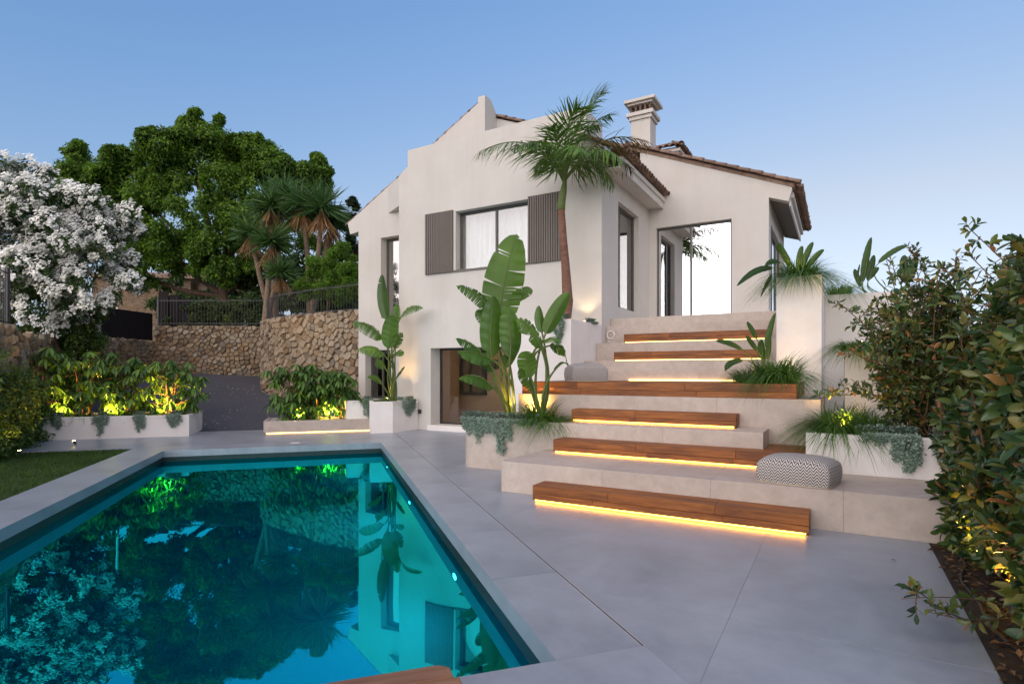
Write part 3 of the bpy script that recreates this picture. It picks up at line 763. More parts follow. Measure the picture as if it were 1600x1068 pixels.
# roofs
def slope(name, a0, z0, a1, z1, b0, b1, t=0.10):
    mb = MB().extrude_y([(a0, z0 - t), (a1, z1 - t), (a1, z1), (a0, z0)] if a1 > a0 else [(a1, z1 - t), (a0, z0 - t), (a0, z0), (a1, z1)], b0, b1)
    return part(name, mb, M['roof_tile'], villa, fix=True)
def barrel(r0, r1, L, n=7, flip=False):
    vs, fs = [], []
    for (r, y) in ((r0, 0), (r1, L)):
        for rr in (r, r - 0.014):
            for k in range(n + 1):
                t = math.pi * k / n; s = -1 if flip else 1
                vs.append((rr * math.cos(t), y, s * rr * math.sin(t)))
    m = n + 1
    for k in range(n):
        fs += [(k, k + 1, 2 * m + k + 1, 2 * m + k), (m + k + 1, m + k, 3 * m + k, 3 * m + k + 1), (k + 1, k, m + k, m + k + 1), (2 * m + k, 2 * m + k + 1, 3 * m + k + 1, 3 * m + k)]
    fs += [(0, 2 * m, 3 * m, m), (n, m + n, 3 * m + n, 2 * m + n)]
    me = bpy.data.meshes.new('roof_tile'); me.from_pydata(vs, [], fs); me.materials.append(M['roof_tile'])
    me.polygons.foreach_set('use_smooth', [True] * len(me.polygons)); me.update()
    return me
TILE = barrel(0.105, 0.08, 0.42); PAN = barrel(0.085, 0.085, 0.38, flip=True)
def put_tile(me, roof, pos, d, jit=0.01):
    """tile whose length axis points along d (house frame)"""
    o = bpy.data.objects.new('roof_tile', me); COL.objects.link(o); o.parent = roof
    d = Vector(d).normalized(); x = d.cross(Vector((0, 0, 1))).normalized(); z = x.cross(d)
    o.location = Vector(pos) - BASE[villa] + Vector((random.uniform(-jit, jit), random.uniform(-jit, jit), random.uniform(-jit, jit) * 0.6))
    o.rotation_euler = Matrix((x, d, z)).transposed().to_euler()
# right wing roof: verge of overlapping tiles, eave with a row of tile mouths
rw = slope('wing_roof', -5.6, vz(-5.6), -0.93, vz(-0.93), WB - 0.02, 20.4)
up = Vector((-1, 0, 0.415))
for k in range(15):
    a = -0.80 - 0.285 * k
    put_tile(TILE, rw, (a, WB - 0.03, vz(a) + 0.01), up)
    put_tile(TILE, rw, (a - 0.1, WB + 0.16, vz(a - 0.1) + 0.01), up)
for k in range(24):
    b = WB + 0.36 + 0.205 * k
    put_tile(TILE, rw, (-0.78, b, vz(-0.78) + 0.02), up)
    put_tile(PAN, rw, (-0.80, b + 0.1, vz(-0.80) + 0.06), up)
# roof over the side wall
ez = lambda a: 6.30 + (-4.08 - a) * 0.46
rs = slope('side_roof', -6.3, ez(-6.3), -4.10, ez(-4.10), BF + 0.33, WB - 0.002)
mb = MB(); mb.extrude_y([(A1 - 0.02, 5.98), (-4.16, 5.98), (-4.16, 6.02), (A1 - 0.02, 6.02)], BF + 0.10, WB - 0.002)
part('side_soffit', mb, M['plaster'], villa, fix=True)
part('side_fascia', MB().box(-4.158, -4.12, BF + 0.10, WB - 0.002, 5.95, 6.12), M['plaster'], villa)
part('side_moulding', MB().box(-4.20, -4.07, BF + 0.10, WB - 0.002, 6.122, 6.22), M['plaster'], villa)
up = Vector((-1, 0, 0.46))
for k in range(18):
    b = BF + 0.15 + 0.198 * k
    put_tile(TILE, rs, (-3.97, b, ez(-3.97) + 0.02), up)
    if k < 17: put_tile(PAN, rs, (-3.99, b + 0.1, ez(-3.99) + 0.06), up)
for k in range(4):
    a = -3.97 - 0.285 * k
    put_tile(TILE, rs, (a, BF + 0.02, ez(a) + 0.05), up)
# left gable verge
rl = slope('left_roof', LA - 0.5, roofz(LA - 0.5) + 0.02, -9.6, roofz(-9.6) + 0.02, BL + 0.08, 18.0, t=0.08)
upl = Vector((1, 0, 0.53))
for k in range(9):
    a = LA - 0.55 + 0.285 * k
    put_tile(TILE, rl, (a, BL + 0.12, roofz(a) + 0.0), upl)
ru = slope('upper_roof', -10.9, zg(-10.9) + 0.02, -8.86, zg(-8.86) + 0.02, GB + 0.05, 17.5, t=0.08)
for k in range(7):
    a = -10.9 + 0.285 * k
    put_tile(TILE, ru, (a, GB + 0.10, zg(a) - 0.005), upl)
rb = slope('back_roof', -8.85, 9.06, -5.9, 7.86, 14.20, 19.5, t=0.08)
for k in range(7):
    a = -6.6 - 0.285 * k
    put_tile(TILE, rb, (a, 14.16, 9.02 + (-8.85 - a) * 0.407), Vector((-1, 0, 0.407)))
# tower with stepped cornice and tiled hip behind
TA0, TA1, TB0, TB1 = -7.4, -4.72, 19.2, 22.5
part('tower_wall', MB().box(TA0, TA1, TB0, TB1, 5.0, 8.62), M['plaster'], villa)
for k, (e, z0, z1) in enumerate(((0.06, 8.62, 8.72), (0.13, 8.723, 8.82), (0.20, 8.823, 8.92))):
    part('cornice', MB().box(TA0 - e, TA1 + e, TB0 - e, TB1 + e, z0, z1), M['plaster'], villa)
tm = MB(); e = 0.24; cx, cy = (TA0 + TA1) / 2, (TB0 + TB1) / 2
tm.add([(TA0 - e, TB0 - e, 8.925), (TA1 + e, TB0 - e, 8.925), (TA1 + e, TB1 + e, 8.925), (TA0 - e, TB1 + e, 8.925), (cx, cy, 9.7)], [(0, 1, 4), (1, 2, 4), (2, 3, 4), (3, 0, 4), (3, 2, 1, 0)])
tr_ = part('tower_roof', tm, M['roof_tile'], villa)
for k in range(15):
    a = TA0 - e + 0.1 + 0.2 * k
    put_tile(TILE, tr_, (a, TB0 - e - 0.06, 8.95), Vector((0, 1, 0.42)))
for k in range(18):
    put_tile(TILE, tr_, (TA1 + e + 0.06, TB0 - e + 0.1 + 0.2 * k, 8.95), Vector((-1, 0, 0.5)))
for k in range(9):
    t = k / 9
    put_tile(TILE, tr_, (TA1 + e + 0.02 + (cx - TA1 - e) * t, TB0 - e - 0.02 + (cy - TB0 + e) * t, 8.99 + 0.77 * t), Vector((cx - TA1 - e, cy - TB0 + e, 0.77)))
# chimney
CA, CB = -5.05, 16.7
ch = part('chimney', MB().box(CA - 0.29, CA + 0.29, CB - 0.29, CB + 0.29, 7.0, 8.95), M['plaster'], villa)
for (e, z0, z1) in ((0.34, 8.95, 9.05), (0.40, 9.052, 9.16)):
    part('chimney_ledge', MB().box(CA - e, CA + e, CB - e, CB + e, z0, z1), M['plaster'], ch, bevel=0.008)
for i in range(5):
    for (dx, dy) in ((-0.28 + 0.14 * i, -0.28), (-0.28 + 0.14 * i, 0.28), (-0.28, -0.28 + 0.14 * i), (0.28, -0.28 + 0.14 * i)):
        if abs(dx) < 0.27 or abs(dy) < 0.27 or dy < 0:
            part('chimney_post', MB().box(CA + dx - 0.028, CA + dx + 0.028, CB + dy - 0.028, CB + dy + 0.028, 9.162, 9.38), M['roof_tile'], ch)
part('chimney_flue', MB().box(CA - 0.17, CA + 0.17, CB - 0.17, CB + 0.17, 9.162, 9.36), M['mortar'], ch)
cm = MB()
for (e, z0, z1) in ((0.37, 9.381, 9.44), (0.46, 9.441, 9.52)):
    cm.box(CA - e, CA + e, CB - e, CB + e, z0, z1)
cm.add([(CA - 0.44, CB - 0.44, 9.521), (CA + 0.44, CB - 0.44, 9.521), (CA + 0.44, CB + 0.44, 9.521), (CA - 0.44, CB + 0.44, 9.521), (CA - 0.12, CB - 0.12, 9.68), (CA + 0.12, CB - 0.12, 9.68), (CA + 0.12, CB + 0.12, 9.68), (CA - 0.12, CB + 0.12, 9.68)],
       [(0, 1, 5, 4), (1, 2, 6, 5), (2, 3, 7, 6), (3, 0, 4, 7), (4, 5, 6, 7), (3, 2, 1, 0)])
part('chimney_cap', cm, M['plaster'], ch)

# ================================================================== STEPS, TIMBER BENCHES, PLANTERS
R1 = 0.386
steps = thing('garden_steps', 'broad concrete tiled garden steps climbing from the terrace to the glazed door', 'steps', (-2.4, 8.0, 0), 'H')
def pstep(name, poly, z0, z1): part(name, MB().prism(poly, z0, z1), M['concrete'], steps, bevel=0.006)
def rect(a0, a1, b0, b1): return [(a0, b0), (a1, b0), (a1, b1), (a0, b1)]
# each step is clad in tiles: blocks of tile length side by side with fine joints
def tiled(a0, a1, b0, b1, z0, z1, n, off=0.0):
    xs = [a0 + (a1 - a0) * (i + off * (0 < i < n)) / n for i in range(n + 1)]
    for i in range(n):
        part('step_tile', MB().box(xs[i] + 0.0006, xs[i + 1] - 0.0006, b0, b1, z0, z1), M['concrete'], steps, bevel=0.0015, seg=1)
tiled(-3.70, 2.30, 6.18, 7.498, 0.002, R1, 5, 0.12)
tiled(-0.78, 2.30, 7.50, 8.60, 0.002, R1 - 0.001, 2)
tiled(-3.498, -0.79, 7.50, 8.148, R1 + 0.0, 2 * R1, 2, 0.1)
tiled(-4.55, -0.19, 8.15, 10.198, 0.002, 3 * R1, 4, -0.15)
tiled(-4.512, -0.885, 10.20, 10.848, 1.16, 1.545, 3)
tiled(-4.510, -0.885, 10.85, 11.498, 1.16, 1.735, 3, 0.1)
tiled(-4.512, -0.885, 11.50, 12.098, 1.16, 2.13, 3, -0.1)
tiled(-4.510, -0.885, 12.10, 12.398, 1.16, 2.535, 3, 0.05)
tiled(-4.512, -0.885, 12.40, 15.45, 1.16, 2.73, 3, 0.12)
part('side_landing', MB().box(-1.49, -0.2, 15.452, 20.0, 1.16, 2.729), M['concrete'], steps)

def bench(label, a0, a1, b0, b1, z0, z1, led=True, splits=3, ledmat='led', seed=1, name='timber_bench'):
    rng = random.Random(seed)
    r = thing(name, label, 'bench', ((a0 + a1) / 2, (b0 + b1) / 2, z0), 'H', 'timber benches set on the steps')
    zs = [z0, z0 + (z1 - z0) * 0.42, z1]
    nb = 3
    for layer in range(2):
        cuts = sorted([a0, a1] + [a0 + (a1 - a0) * (k + rng.uniform(-0.3, 0.3)) / splits for k in range(1, splits)])
        for i in range(len(cuts) - 1):
            for k in range(nb):
                w = (b1 - b0) / nb
                jut = rng.uniform(0, 0.0025) if k == 0 else 0
                part('board', MB().box(cuts[i] + 0.0008, cuts[i + 1] - 0.0008, b0 + w * k + (0.0015 if k else -jut), b0 + w * (k + 1) - 0.0015, zs[layer] + (0.0015 if layer else 0), zs[layer + 1] - (0.0015 if layer == 0 else 0) - rng.uniform(0, 0.001)), M['wood'], r, bevel=0.003, seg=1)
    if led:
        part('led_strip', MB().box(a0 + 0.03, a1 - 0.03, b0 + 0.012, b0 + 0.026, z0 - 0.016, z0 - 0.002), M[ledmat], r)
        part('bearer', MB().box(a0 + 0.02, a1 - 0.02, b0 + 0.05, b1 - 0.02, z0 - 0.026, z0 - 0.001), M['metal'], r)
    return r
bench('lowest long timber bench with a glowing strip beneath, on the terrace', -3.085, -0.23, 5.86, 6.178, 0.030, 0.195, seed=1)
bench('timber bench glowing beneath, between the lowest step and the large cushion', -3.44, -0.325, 7.15, 7.498, R1 + 0.028, R1 + 0.19, seed=2)
bench('timber bench glowing beneath, below the long timber deck', -3.47, -1.15, 7.84, 8.148, 2 * R1 + 0.028, 2 * R1 + 0.185, seed=3, splits=2)
bench('timber bench, lower of the two pale lit benches before the glazed door', -4.0, -1.15, 11.18, 11.498, 1.735 + 0.028, 1.925, seed=4, ledmat='led_pale')
bench('topmost timber bench lit beneath, nearest the glazed door', -3.99, -1.19, 11.78, 12.098, 2.13 + 0.028, 2.325, seed=5, ledmat='led_pale')
# timber infill behind the second bench, right of the concrete step
dk = thing('timber_infill', 'timber boards behind the large cushion beside the white planter', 'decking', (-0.5, 7.8, R1), 'H')
for k in range(4):
    part('board', MB().box(-0.775, -0.327, 7.502 + 0.16 * k, 7.502 + 0.16 * k + 0.156, R1 + 0.002, R1 + 0.188), M['wood'], dk, bevel=0.003, seg=1)
# long timber deck
dk = thing('timber_deck', 'long timber faced deck across the middle of the steps under the small cushion', 'decking', (-2.5, 9.2, 3 * R1), 'H')
rng_ = random.Random(8)
for zz in ((1.160, 1.243), (1.2455, 1.355)):
    cuts = [-4.50, -3.3 + rng_.uniform(-.3, .3), -2.0 + rng_.uniform(-.3, .3), -0.466]
    for i in range(3):
        part('face_board', MB().box(cuts[i] + 0.001, cuts[i + 1] - 0.001, 8.175, 8.205, zz[0], zz[1]), M['wood'], dk, bevel=0.003, seg=1)
    part('end_board', MB().box(-0.496, -0.467, 8.207, 10.19, zz[0], zz[1]), M['wood'], dk, bevel=0.003, seg=1)
for k in range(14):
    part('deck_board', MB().box(-4.498, -0.498, 8.208 + 0.1415 * k, 8.208 + 0.1415 * k + 0.138, 1.325, 1.3545), M['wood'], dk, bevel=0.003, seg=1)
part('led_strip', MB().box(-3.35, -1.0, 10.178, 10.192, 1.356, 1.376), M['led_pale'], dk)

def ring(outer, inner, z0, z1):
    n = len(outer); mb = MB()
    v = [(*p, z0) for p in outer] + [(*p, z1) for p in outer] + [(*p, z1) for p in inner] + [(*p, z0) for p in inner]
    f = []
    for i in range(n):
        j = (i + 1) % n
        f += [(i, j, n + j, n + i), (n + i, n + j, 2 * n + j, 2 * n + i), (2 * n + i, 2 * n + j, 3 * n + j, 3 * n + i)]
    return mb.add(v, f)
def planter(name, label, outer, inner, z0, z1, mat, frame, soil='soil', sd=0.05):
    c = (sum(p[0] for p in outer) / len(outer), sum(p[1] for p in outer) / len(outer), z0)
    r = thing(name, label, 'planter', c, frame)
    part('wall', ring(outer, inner, z0, z1), M[mat], r, bevel=0.006, fix=True)
    n = len(inner); mb = MB(); mb.add([(*p, z1 - sd) for p in inner], [tuple(range(n))])
    part('soil', mb, M[soil], r)
    return r
def arc(cx, cy, r, t0, t1, n=6):
    return [(cx + r * math.cos(R(t0 + (t1 - t0) * i / n)), cy + r * math.sin(R(t0 + (t1 - t0) * i / n))) for i in range(n + 1)]
o_ = [(-3.502, 7.50), (-3.502, 8.147), (-4.553, 8.147), (-4.553, 9.8), (-5.225, 9.8)] + arc(-5.075, 7.65, 0.15, 180, 270)
i_ = [(-3.59, 7.59), (-3.59, 8.08), (-4.62, 8.08), (-4.62, 9.72), (-5.135, 9.72)] + arc(-5.075, 7.65, 0.06, 180, 270)
planter('concrete_planter', 'low concrete planter with rounded corner holding the big banana plants', o_, i_, 0.002, 2 * R1, 'concrete', 'H')
planter('white_planter', 'white planter behind the large cushion with trailing silver plants', rect(-0.32, 2.6, 7.25, 8.62), rect(-0.22, 2.5, 7.35, 8.52), R1 + 0.002, 0.82, 'white', 'H')
planter('pillar_planter', 'tall white planter pillar to the right of the upper steps', rect(-0.877, -0.226, 10.20, 15.4), rect(-0.80, -0.30, 10.28, 15.3), 3 * R1 + 0.002, 3.05, 'white', 'H')
planter('terraced_planter', 'pale planter with a lit tuft behind the red leaved shrub', rect(0.08, 2.2, 9.6, 10.9), rect(0.18, 2.1, 9.7, 10.8), 0.0, 1.87, 'plaster', 'H')
planter('garden_wall_planter', 'pale upper planter wall right of the tall white pillar', rect(-0.222, 1.35, 12.4, 13.6), rect(-0.12, 1.25, 12.5, 13.5), 0.0, 2.98, 'plaster', 'H')
planter('palm_planter', 'white raised planter against the house holding the palm', rect(-5.95, A1 - 0.002, 10.20, BF - 0.003), rect(-5.86, A1 - 0.10, 10.29, BF - 0.06), 0.0, 2.55, 'white', 'H')
planter('drive_planter', 'white planter with umbrella plants left of the driveway', rect(-7.0, -3.05, 15.2, 16.75), rect(-6.9, -3.15, 15.3, 16.65), 0.0, 0.505, 'white', 'P')
o_ = [(1.11, 15.1), (1.11, 16.3), (-1.43, 16.3)] + arc(-1.31, 15.22, 0.12, 180, 270, 4)
i_ = [(1.04, 15.2), (1.04, 16.2), (-1.33, 16.2)] + arc(-1.27, 15.26, 0.06, 180, 270, 4)
lp = planter('low_planter', 'low beige planter with gravel and lit base right of the driveway', o_, i_, 0.03, 0.31, 'concrete', 'P', 'gravel', 0.02)
part('led_strip', MB().box(-1.36, 1.10, 15.125, 15.14, 0.006, 0.022), M['led_pale'], lp)
part('base', MB().box(-1.36, 1.10, 15.16, 16.25, 0.0, 0.03), M['concrete'], lp)
o_ = [(-2.98, 14.23), (-2.49, 15.07), (-2.62, 15.155), (-3.10, 15.44), (-4.56, 16.60), (-4.72, 15.80), (-4.27, 14.66), (-3.72, 14.82), (-3.50, 14.06)]
i_ = [(-3.04, 14.33), (-2.62, 15.03), (-2.68, 15.09), (-3.14, 15.34), (-4.48, 16.38), (-4.60, 15.80), (-4.22, 14.77), (-3.65, 14.94), (-3.44, 14.18)]
planter('box_planter', 'white box planter with paddle leaf plant at the house corner', o_, i_, 0.0, 0.78, 'white', 'W')
sk = thing('pool_skimmer_lid', 'small pale round lid set in the paving by the far pool edge', 'lid', (-0.6, 13.0, 0.002), 'P')
part('lid', MB().lathe([(0.10, 0.0), (0.10, 0.004), (0.0, 0.005)], 20, (-0.6, 13.0, 0.003)), M['white'], sk)

# chevron poufs
def pouf_mat():
    m, nt, out = new_mat('chevron_weave'); L = nt.links
    uv = nt.nodes.new('ShaderNodeUVMap').outputs[0]
    sx = nt.nodes.new('ShaderNodeSeparateXYZ'); L.new(uv, sx.inputs[0])
    def mth(op, a, b=None):
        n = nt.nodes.new('ShaderNodeMath'); n.operation = op
        for k, x in enumerate((a, b)):
            if x is None: continue
            if isinstance(x, (int, float)): n.inputs[k].default_value = x
            else: L.new(x, n.inputs[k])
        return n.outputs[0]
    tri = mth('PINGPONG', sx.outputs[0], 0.030)
    s = mth('ADD', sx.outputs[1], mth('MULTIPLY', tri, 1.7))
    st = mth('PINGPONG', s, 0.020)
    fac = nt.nodes.new('ShaderNodeMapRange'); fac.inputs[1].default_value = 0.0082; fac.inputs[2].default_value = 0.0108; L.new(st, fac.inputs[0])
    n1 = noise(nt, 300, 3, 0.6, uv)
    rr = ramp(nt, [(0.75, 0.75, 0.75), (1.1, 1.1, 1.1)]); L.new(n1.outputs[0], rr.inputs[0])
    col = mixc(nt, fac.outputs[0], (0.66, 0.63, 0.59), (0.10, 0.09, 0.085))
    b = nt.nodes.new('ShaderNodeBsdfPrincipled'); b.inputs['Roughness'].default_value = 0.95; b.inputs['Specular IOR Level'].default_value = 0.1
    L.new(mixc(nt, 1.0, col, rr.outputs[0], 'MULTIPLY'), b.inputs['Base Color'])
    bp = nt.nodes.new('ShaderNodeBump'); bp.inputs['Strength'].default_value = 0.5; bp.inputs['Distance'].default_value = 0.004
    L.new(fac.outputs[0], bp.inputs['Height']); L.new(bp.outputs[0], b.inputs['Normal']); L.new(b.outputs[0], out.inputs[0])
    return m
M['chevron'] = pouf_mat()
def pouf(label, base, rot, w, d, h):
    r = thing('floor_cushion', label, 'cushion', base, 'H', 'woven chevron floor cushions', rot)
    nx, ny, nz = 18, 16, 8
    pos = {}; vs = []; fs = []; uvs = []
    def shape(x, y, z):                                  # x,y in -1..1, z 0..1
        ex = 1 - 0.06 * (y ** 2) ; ey = 1 - 0.06 * (x ** 2)
        bul = 1 + 0.05 * math.sin(math.pi * z)
        px, py = x * w / 2 * ex * bul, y * d / 2 * ey * bul
        rr = max(abs(x), abs(y))
        edge = 0.035
        if z >= 0.999: zz = h * (0.74 + 0.26 * (1 - abs(x) ** 3.2) ** 0.6 * (1 - abs(y) ** 3.2) ** 0.6)
        else: zz = h * 0.74 * z
        return px, py, zz
    def face(grid, uvf):
        n0 = len(vs); rows = len(grid); cols = len(grid[0])
        for row in grid:
            for g_ in row: vs.append(shape(*g_)); uvs.append(uvf(*g_))
        for j in range(rows - 1):
            for i in range(cols - 1): fs.append((n0 + j * cols + i, n0 + j * cols + i + 1, n0 + (j + 1) * cols + i + 1, n0 + (j + 1) * cols + i))
    L1 = [-1 + 2 * i / nx for i in range(nx + 1)]; L2 = [-1 + 2 * i / ny for i in range(ny + 1)]; L3 = [i / nz * 0.998 for i in range(nz + 1)]
    face([[(x, -1, z) for x in L1] for z in L3], lambda x, y, z: (x * w / 2, z * h))
    face([[(1, y, z) for y in L2] for z in L3], lambda x, y, z: (w / 2 + (y + 1) * d / 2, z * h))
    face([[(-x, 1, z) for x in L1] for z in L3], lambda x, y, z: (-x * w / 2, z * h))
    face([[(-1, -y, z) for y in L2] for z in L3], lambda x, y, z: (-y * d / 2, z * h))
    face([[(x, y, 1) for x in L1] for y in L2], lambda x, y, z: (x * w / 2, h + (y + 1) * d / 2))
    face([[(x, -y, 0) for x in L1] for y in L2], lambda x, y, z: (x * w / 2, -(y + 1) * d / 2))
    me = bpy.data.meshes.new('cover'); me.from_pydata(vs, [], fs)
    ul = me.uv_layers.new(name='UVMap')
    for lp_ in me.loops: ul.data[lp_.index].uv = uvs[lp_.vertex_index]
    bm = bmesh.new(); bm.from_mesh(me); bmesh.ops.remove_doubles(bm, verts=bm.verts, dist=0.012 if False else 0.0005)
    bmesh.ops.recalc_face_normals(bm, faces=bm.faces); bm.to_mesh(me); bm.free()
    me.polygons.foreach_set('use_smooth', [True] * len(me.polygons)); me.materials.append(M['chevron'])
    o = bpy.data.objects.new('cover', me); COL.objects.link(o); o.parent = r
    ms = o.modifiers.new('sub', 'SUBSURF'); ms.levels = 1; ms.render_levels = 1
    pts = [(x * w / 2, y * d / 2, 0.006) for x, y in ((-.96, -.96), (0, -1.0), (.96, -.96), (1.0, 0), (.96, .96), (0, 1.0), (-.96, .96), (-1.0, 0), (-.96, -.96))]
    mesh_obj('piping', *(lambda m_: (m_.v, m_.f))(MB().tube(pts, 0.007, 6)), M['curtain_warm'], r, smooth=True)
    return r
pouf('large chevron woven cushion on the lowest step beside the white planter', (-0.35, 6.52, R1 + 0.002), R(-12), 0.69, 0.55, 0.275)
pouf('small chevron woven cushion at the left of the timber deck', (-3.70, 8.95, 1.357), R(38), 0.62, 0.60, 0.31)

# slatted timber lounger corner in the foreground
lg = thing('pool_lounger', 'corner of a pale timber lounger at the near edge of the pool', 'lounger', (-0.4, 1.5, 0), 'P')
for k in range(6):
    b1 = 2.10 - 0.105 * k
    part('slat', MB().prism([(-1.6, b1 - 0.10), (0.44 + (0.02 if k else 0), b1 - 0.10)] + ([(0.44, b1 - 0.03), (0.40, b1)] if k == 0 else [(0.46, b1)]) + [(-1.6, b1)], 0.385, 0.415), M['wood_pale'], lg, bevel=0.006)
part('rail', MB().box(-1.55, 0.40, 1.53, 1.58, 0.30, 0.384), M['wood_pale'], lg)
part('rail', MB().box(-1.55, 0.40, 1.98, 2.03, 0.30, 0.384), M['wood_pale'], lg)
for q in (-1.5, 0.30):
    for p in (1.535, 1.985): part('leg', MB().box(q, q + 0.05, p, p + 0.04, 0.001, 0.299), M['wood_pale'], lg)
# ceramic wall ring by the steps
vr = thing('wall_spout', 'small pale ring shaped fitting on the wall left of the steps', 'fitting', to_h((*fr('H', -4.44, 12.09)[:2], 2.32)), 'H')
part('ring', MB().tube([(-4.40 + 0.085 * math.cos(t), 12.085, 2.34 + 0.085 * math.sin(t)) for t in [2 * math.pi * k / 20 for k in range(21)]], 0.014, 6), M['white'], vr, smooth=True)
part('stud', MB().lathe([(0.03, 0), (0.03, 0.03), (0.0, 0.03)], 10, (-4.43, 12.08, 2.18)), M['white'], vr)

# ================================================================== PLANT TOOLS
LEAF = (np.array([(0, 0, 0), (0.45, -0.5, 0.10), (1, 0, -0.12), (0.45, 0.5, 0.10)], float), np.array([(0, 1, 2), (0, 2, 3)]))
OVAL = (np.array([(0, 0, 0), (0.22, -0.30, 0.05), (0.22, 0, 0.0), (0.22, 0.30, 0.05), (0.55, -0.5, 0.05), (0.55, 0, -0.03), (0.55, 0.5, 0.05), (0.84, -0.30, 0.0), (0.84, 0, -0.06), (0.84, 0.30, 0.0), (1, 0, -0.14)], float),
        [(0, 1, 2), (0, 2, 3), (1, 4, 5, 2), (2, 5, 6, 3), (4, 7, 8, 5), (5, 8, 9, 6), (7, 10, 8), (8, 10, 9)])
HEX = (np.array([(0, 0, 0)] + [(0.5 * math.cos(t), 0.5 * math.sin(t), 0.12) for t in np.arange(5) * 2 * math.pi / 5]), np.array([(0, 1, 2), (0, 2, 3), (0, 3, 4), (0, 4, 5), (0, 5, 1)]))
def norm(v): return v / np.maximum(np.linalg.norm(v, axis=-1, keepdims=True), 1e-9)
def inst(tpl, pos, d, n, length, width):
    tv, tf = tpl
    d = norm(d); s = norm(np.cross(n, d)); n2 = np.cross(d, s)
    length = np.broadcast_to(length, (len(pos),)); width = np.broadcast_to(width, (len(pos),))
    v = pos[:, None, :] + d[:, None, :] * (tv[None, :, 0, None] * length[:, None, None]) + s[:, None, :] * (tv[None, :, 1, None] * width[:, None, None]) + n2[:, None, :] * (tv[None, :, 2, None] * length[:, None, None])
    k = len(tv)
    V_ = v.reshape(-1, 3)
    if isinstance(tf, np.ndarray):
        F_ = (tf[None] + (np.arange(len(pos)) * k)[:, None, None]).reshape(-1, tf.shape[1]).tolist()
    else:
        F_ = [tuple(i + k * b for i in f) for b in range(len(pos)) for f in tf]
    return V_, F_
def join(*parts_):
    V_ = []; F_ = []; n = 0
    for v, f in parts_:
        V_.append(np.asarray(v, float)); F_ += [tuple(int(i) + n for i in q) for q in f]; n += len(v)
    return np.concatenate(V_), F_
def rsphere(n, rng): return norm(rng.normal(size=(n, 3)))
def clump_leaves(centers, radii, per, rng, shell=0.55, up=0.5, flat=0.8):
    """leaf positions, directions, normals spread through clumps"""
    C_ = np.repeat(np.asarray(centers, float), per, axis=0); Rr = np.repeat(np.asarray(radii, float), per)
    u = rsphere(len(C_), rng); r = (shell + (1 - shell) * rng.random(len(C_))) * Rr
    off = u * r[:, None]; off[:, 2] *= flat
    nrm = norm(u + np.array([0, 0, up]) + rng.normal(scale=0.35, size=u.shape))
    d = norm(np.cross(nrm, rng.normal(size=u.shape)) + 0.4 * u - np.array([0, 0, 0.35]))
    return C_ + off, d, nrm
def tubes(specs, n=6):
    mb = MB()
    for pts, rad in specs: mb.tube(pts, rad, n)
    return mb
def bez(p0, p1, p2, n):
    p0, p1, p2 = map(lambda q: np.asarray(q, float), (p0, p1, p2))
    t = np.linspace(0, 1, n)[:, None]
    return (1 - t) ** 2 * p0 + 2 * t * (1 - t) * p1 + t * t * p2

def blade_leaf(mid, width, side, fold=0.25, tear=0.0, rng=None, tip_pow=0.6, base_pow=0.35, droop=0.0):
    """broad leaf: midrib polyline, width, side vector; edges split by tears"""
    mid = np.asarray(mid, float); K = len(mid)
    side = np.asarray(side, float); side /= np.linalg.norm(side)
    vs = []; fs = []
    tng = norm(np.gradient(mid, axis=0))
    S = norm(side[None] - (tng @ side)[:, None] * tng); N = np.cross(tng, S)
    t = np.linspace(0, 1, K); w = width / 2 * np.clip(t, 0, 1) ** base_pow * np.clip(1 - t, 0, 1) ** tip_pow * 1.55
    w = np.minimum(w, width / 2)
    for sg in (-1, 1):
        o = mid + sg * S * w[:, None] * math.cos(fold) + N * (w * math.sin(fold))[:, None]
        o = o + tng * (w * 0.32 * (1 - t) ** 0.5)[:, None] + N * (0.05 * w * np.sin(np.arange(K) * 1.9 + sg))[:, None]
        if droop: o[:, 2] -= droop * w
        o_full = o.copy()
        torn = rng.random(K) < tear if rng is not None else np.zeros(K, bool)
        shift = np.zeros((K, 3))
        for k in range(K - 1):
            a_o, b_o = o[k].copy(), o[k + 1].copy()
            seg_ = b_o - a_o
            if torn[k] and 1 < k: a_o = a_o + seg_ * rng.uniform(0.25, 0.55) - np.array([0, 0, rng.uniform(0, 0.12) * w[k]])
            if torn[min(k + 1, K - 1)] and 1 < k + 1: b_o = b_o - seg_ * rng.uniform(0.1, 0.3) - np.array([0, 0, rng.uniform(0, 0.12) * w[k]])
            n0 = len(vs)
            deep = 1.0 if (k * 7 + int(sg)) % 3 == 0 else 0.25
            ma = (mid[k] + o_full[k] * (1 - deep) + a_o * deep) / 2 + N[k] * 0.04 * w[k]; mb_ = (mid[k + 1] + o_full[k + 1] * (1 - deep) + b_o * deep) / 2 + N[k + 1] * 0.04 * w[k + 1]
            vs += [mid[k], ma, a_o, mid[k + 1], mb_, b_o]
            fs += [(n0, n0 + 1, n0 + 4, n0 + 3), (n0 + 1, n0 + 2, n0 + 5, n0 + 4)] if sg > 0 else [(n0, n0 + 3, n0 + 4, n0 + 1), (n0 + 1, n0 + 4, n0 + 5, n0 + 2)]
    return np.array(vs), fs
def merge_leaf(o):
    bm = bmesh.new(); bm.from_mesh(o.data); bmesh.ops.remove_doubles(bm, verts=bm.verts, dist=1e-4); bm.to_mesh(o.data); bm.free()
    o.data.polygons.foreach_set('use_smooth', [True] * len(o.data.polygons))
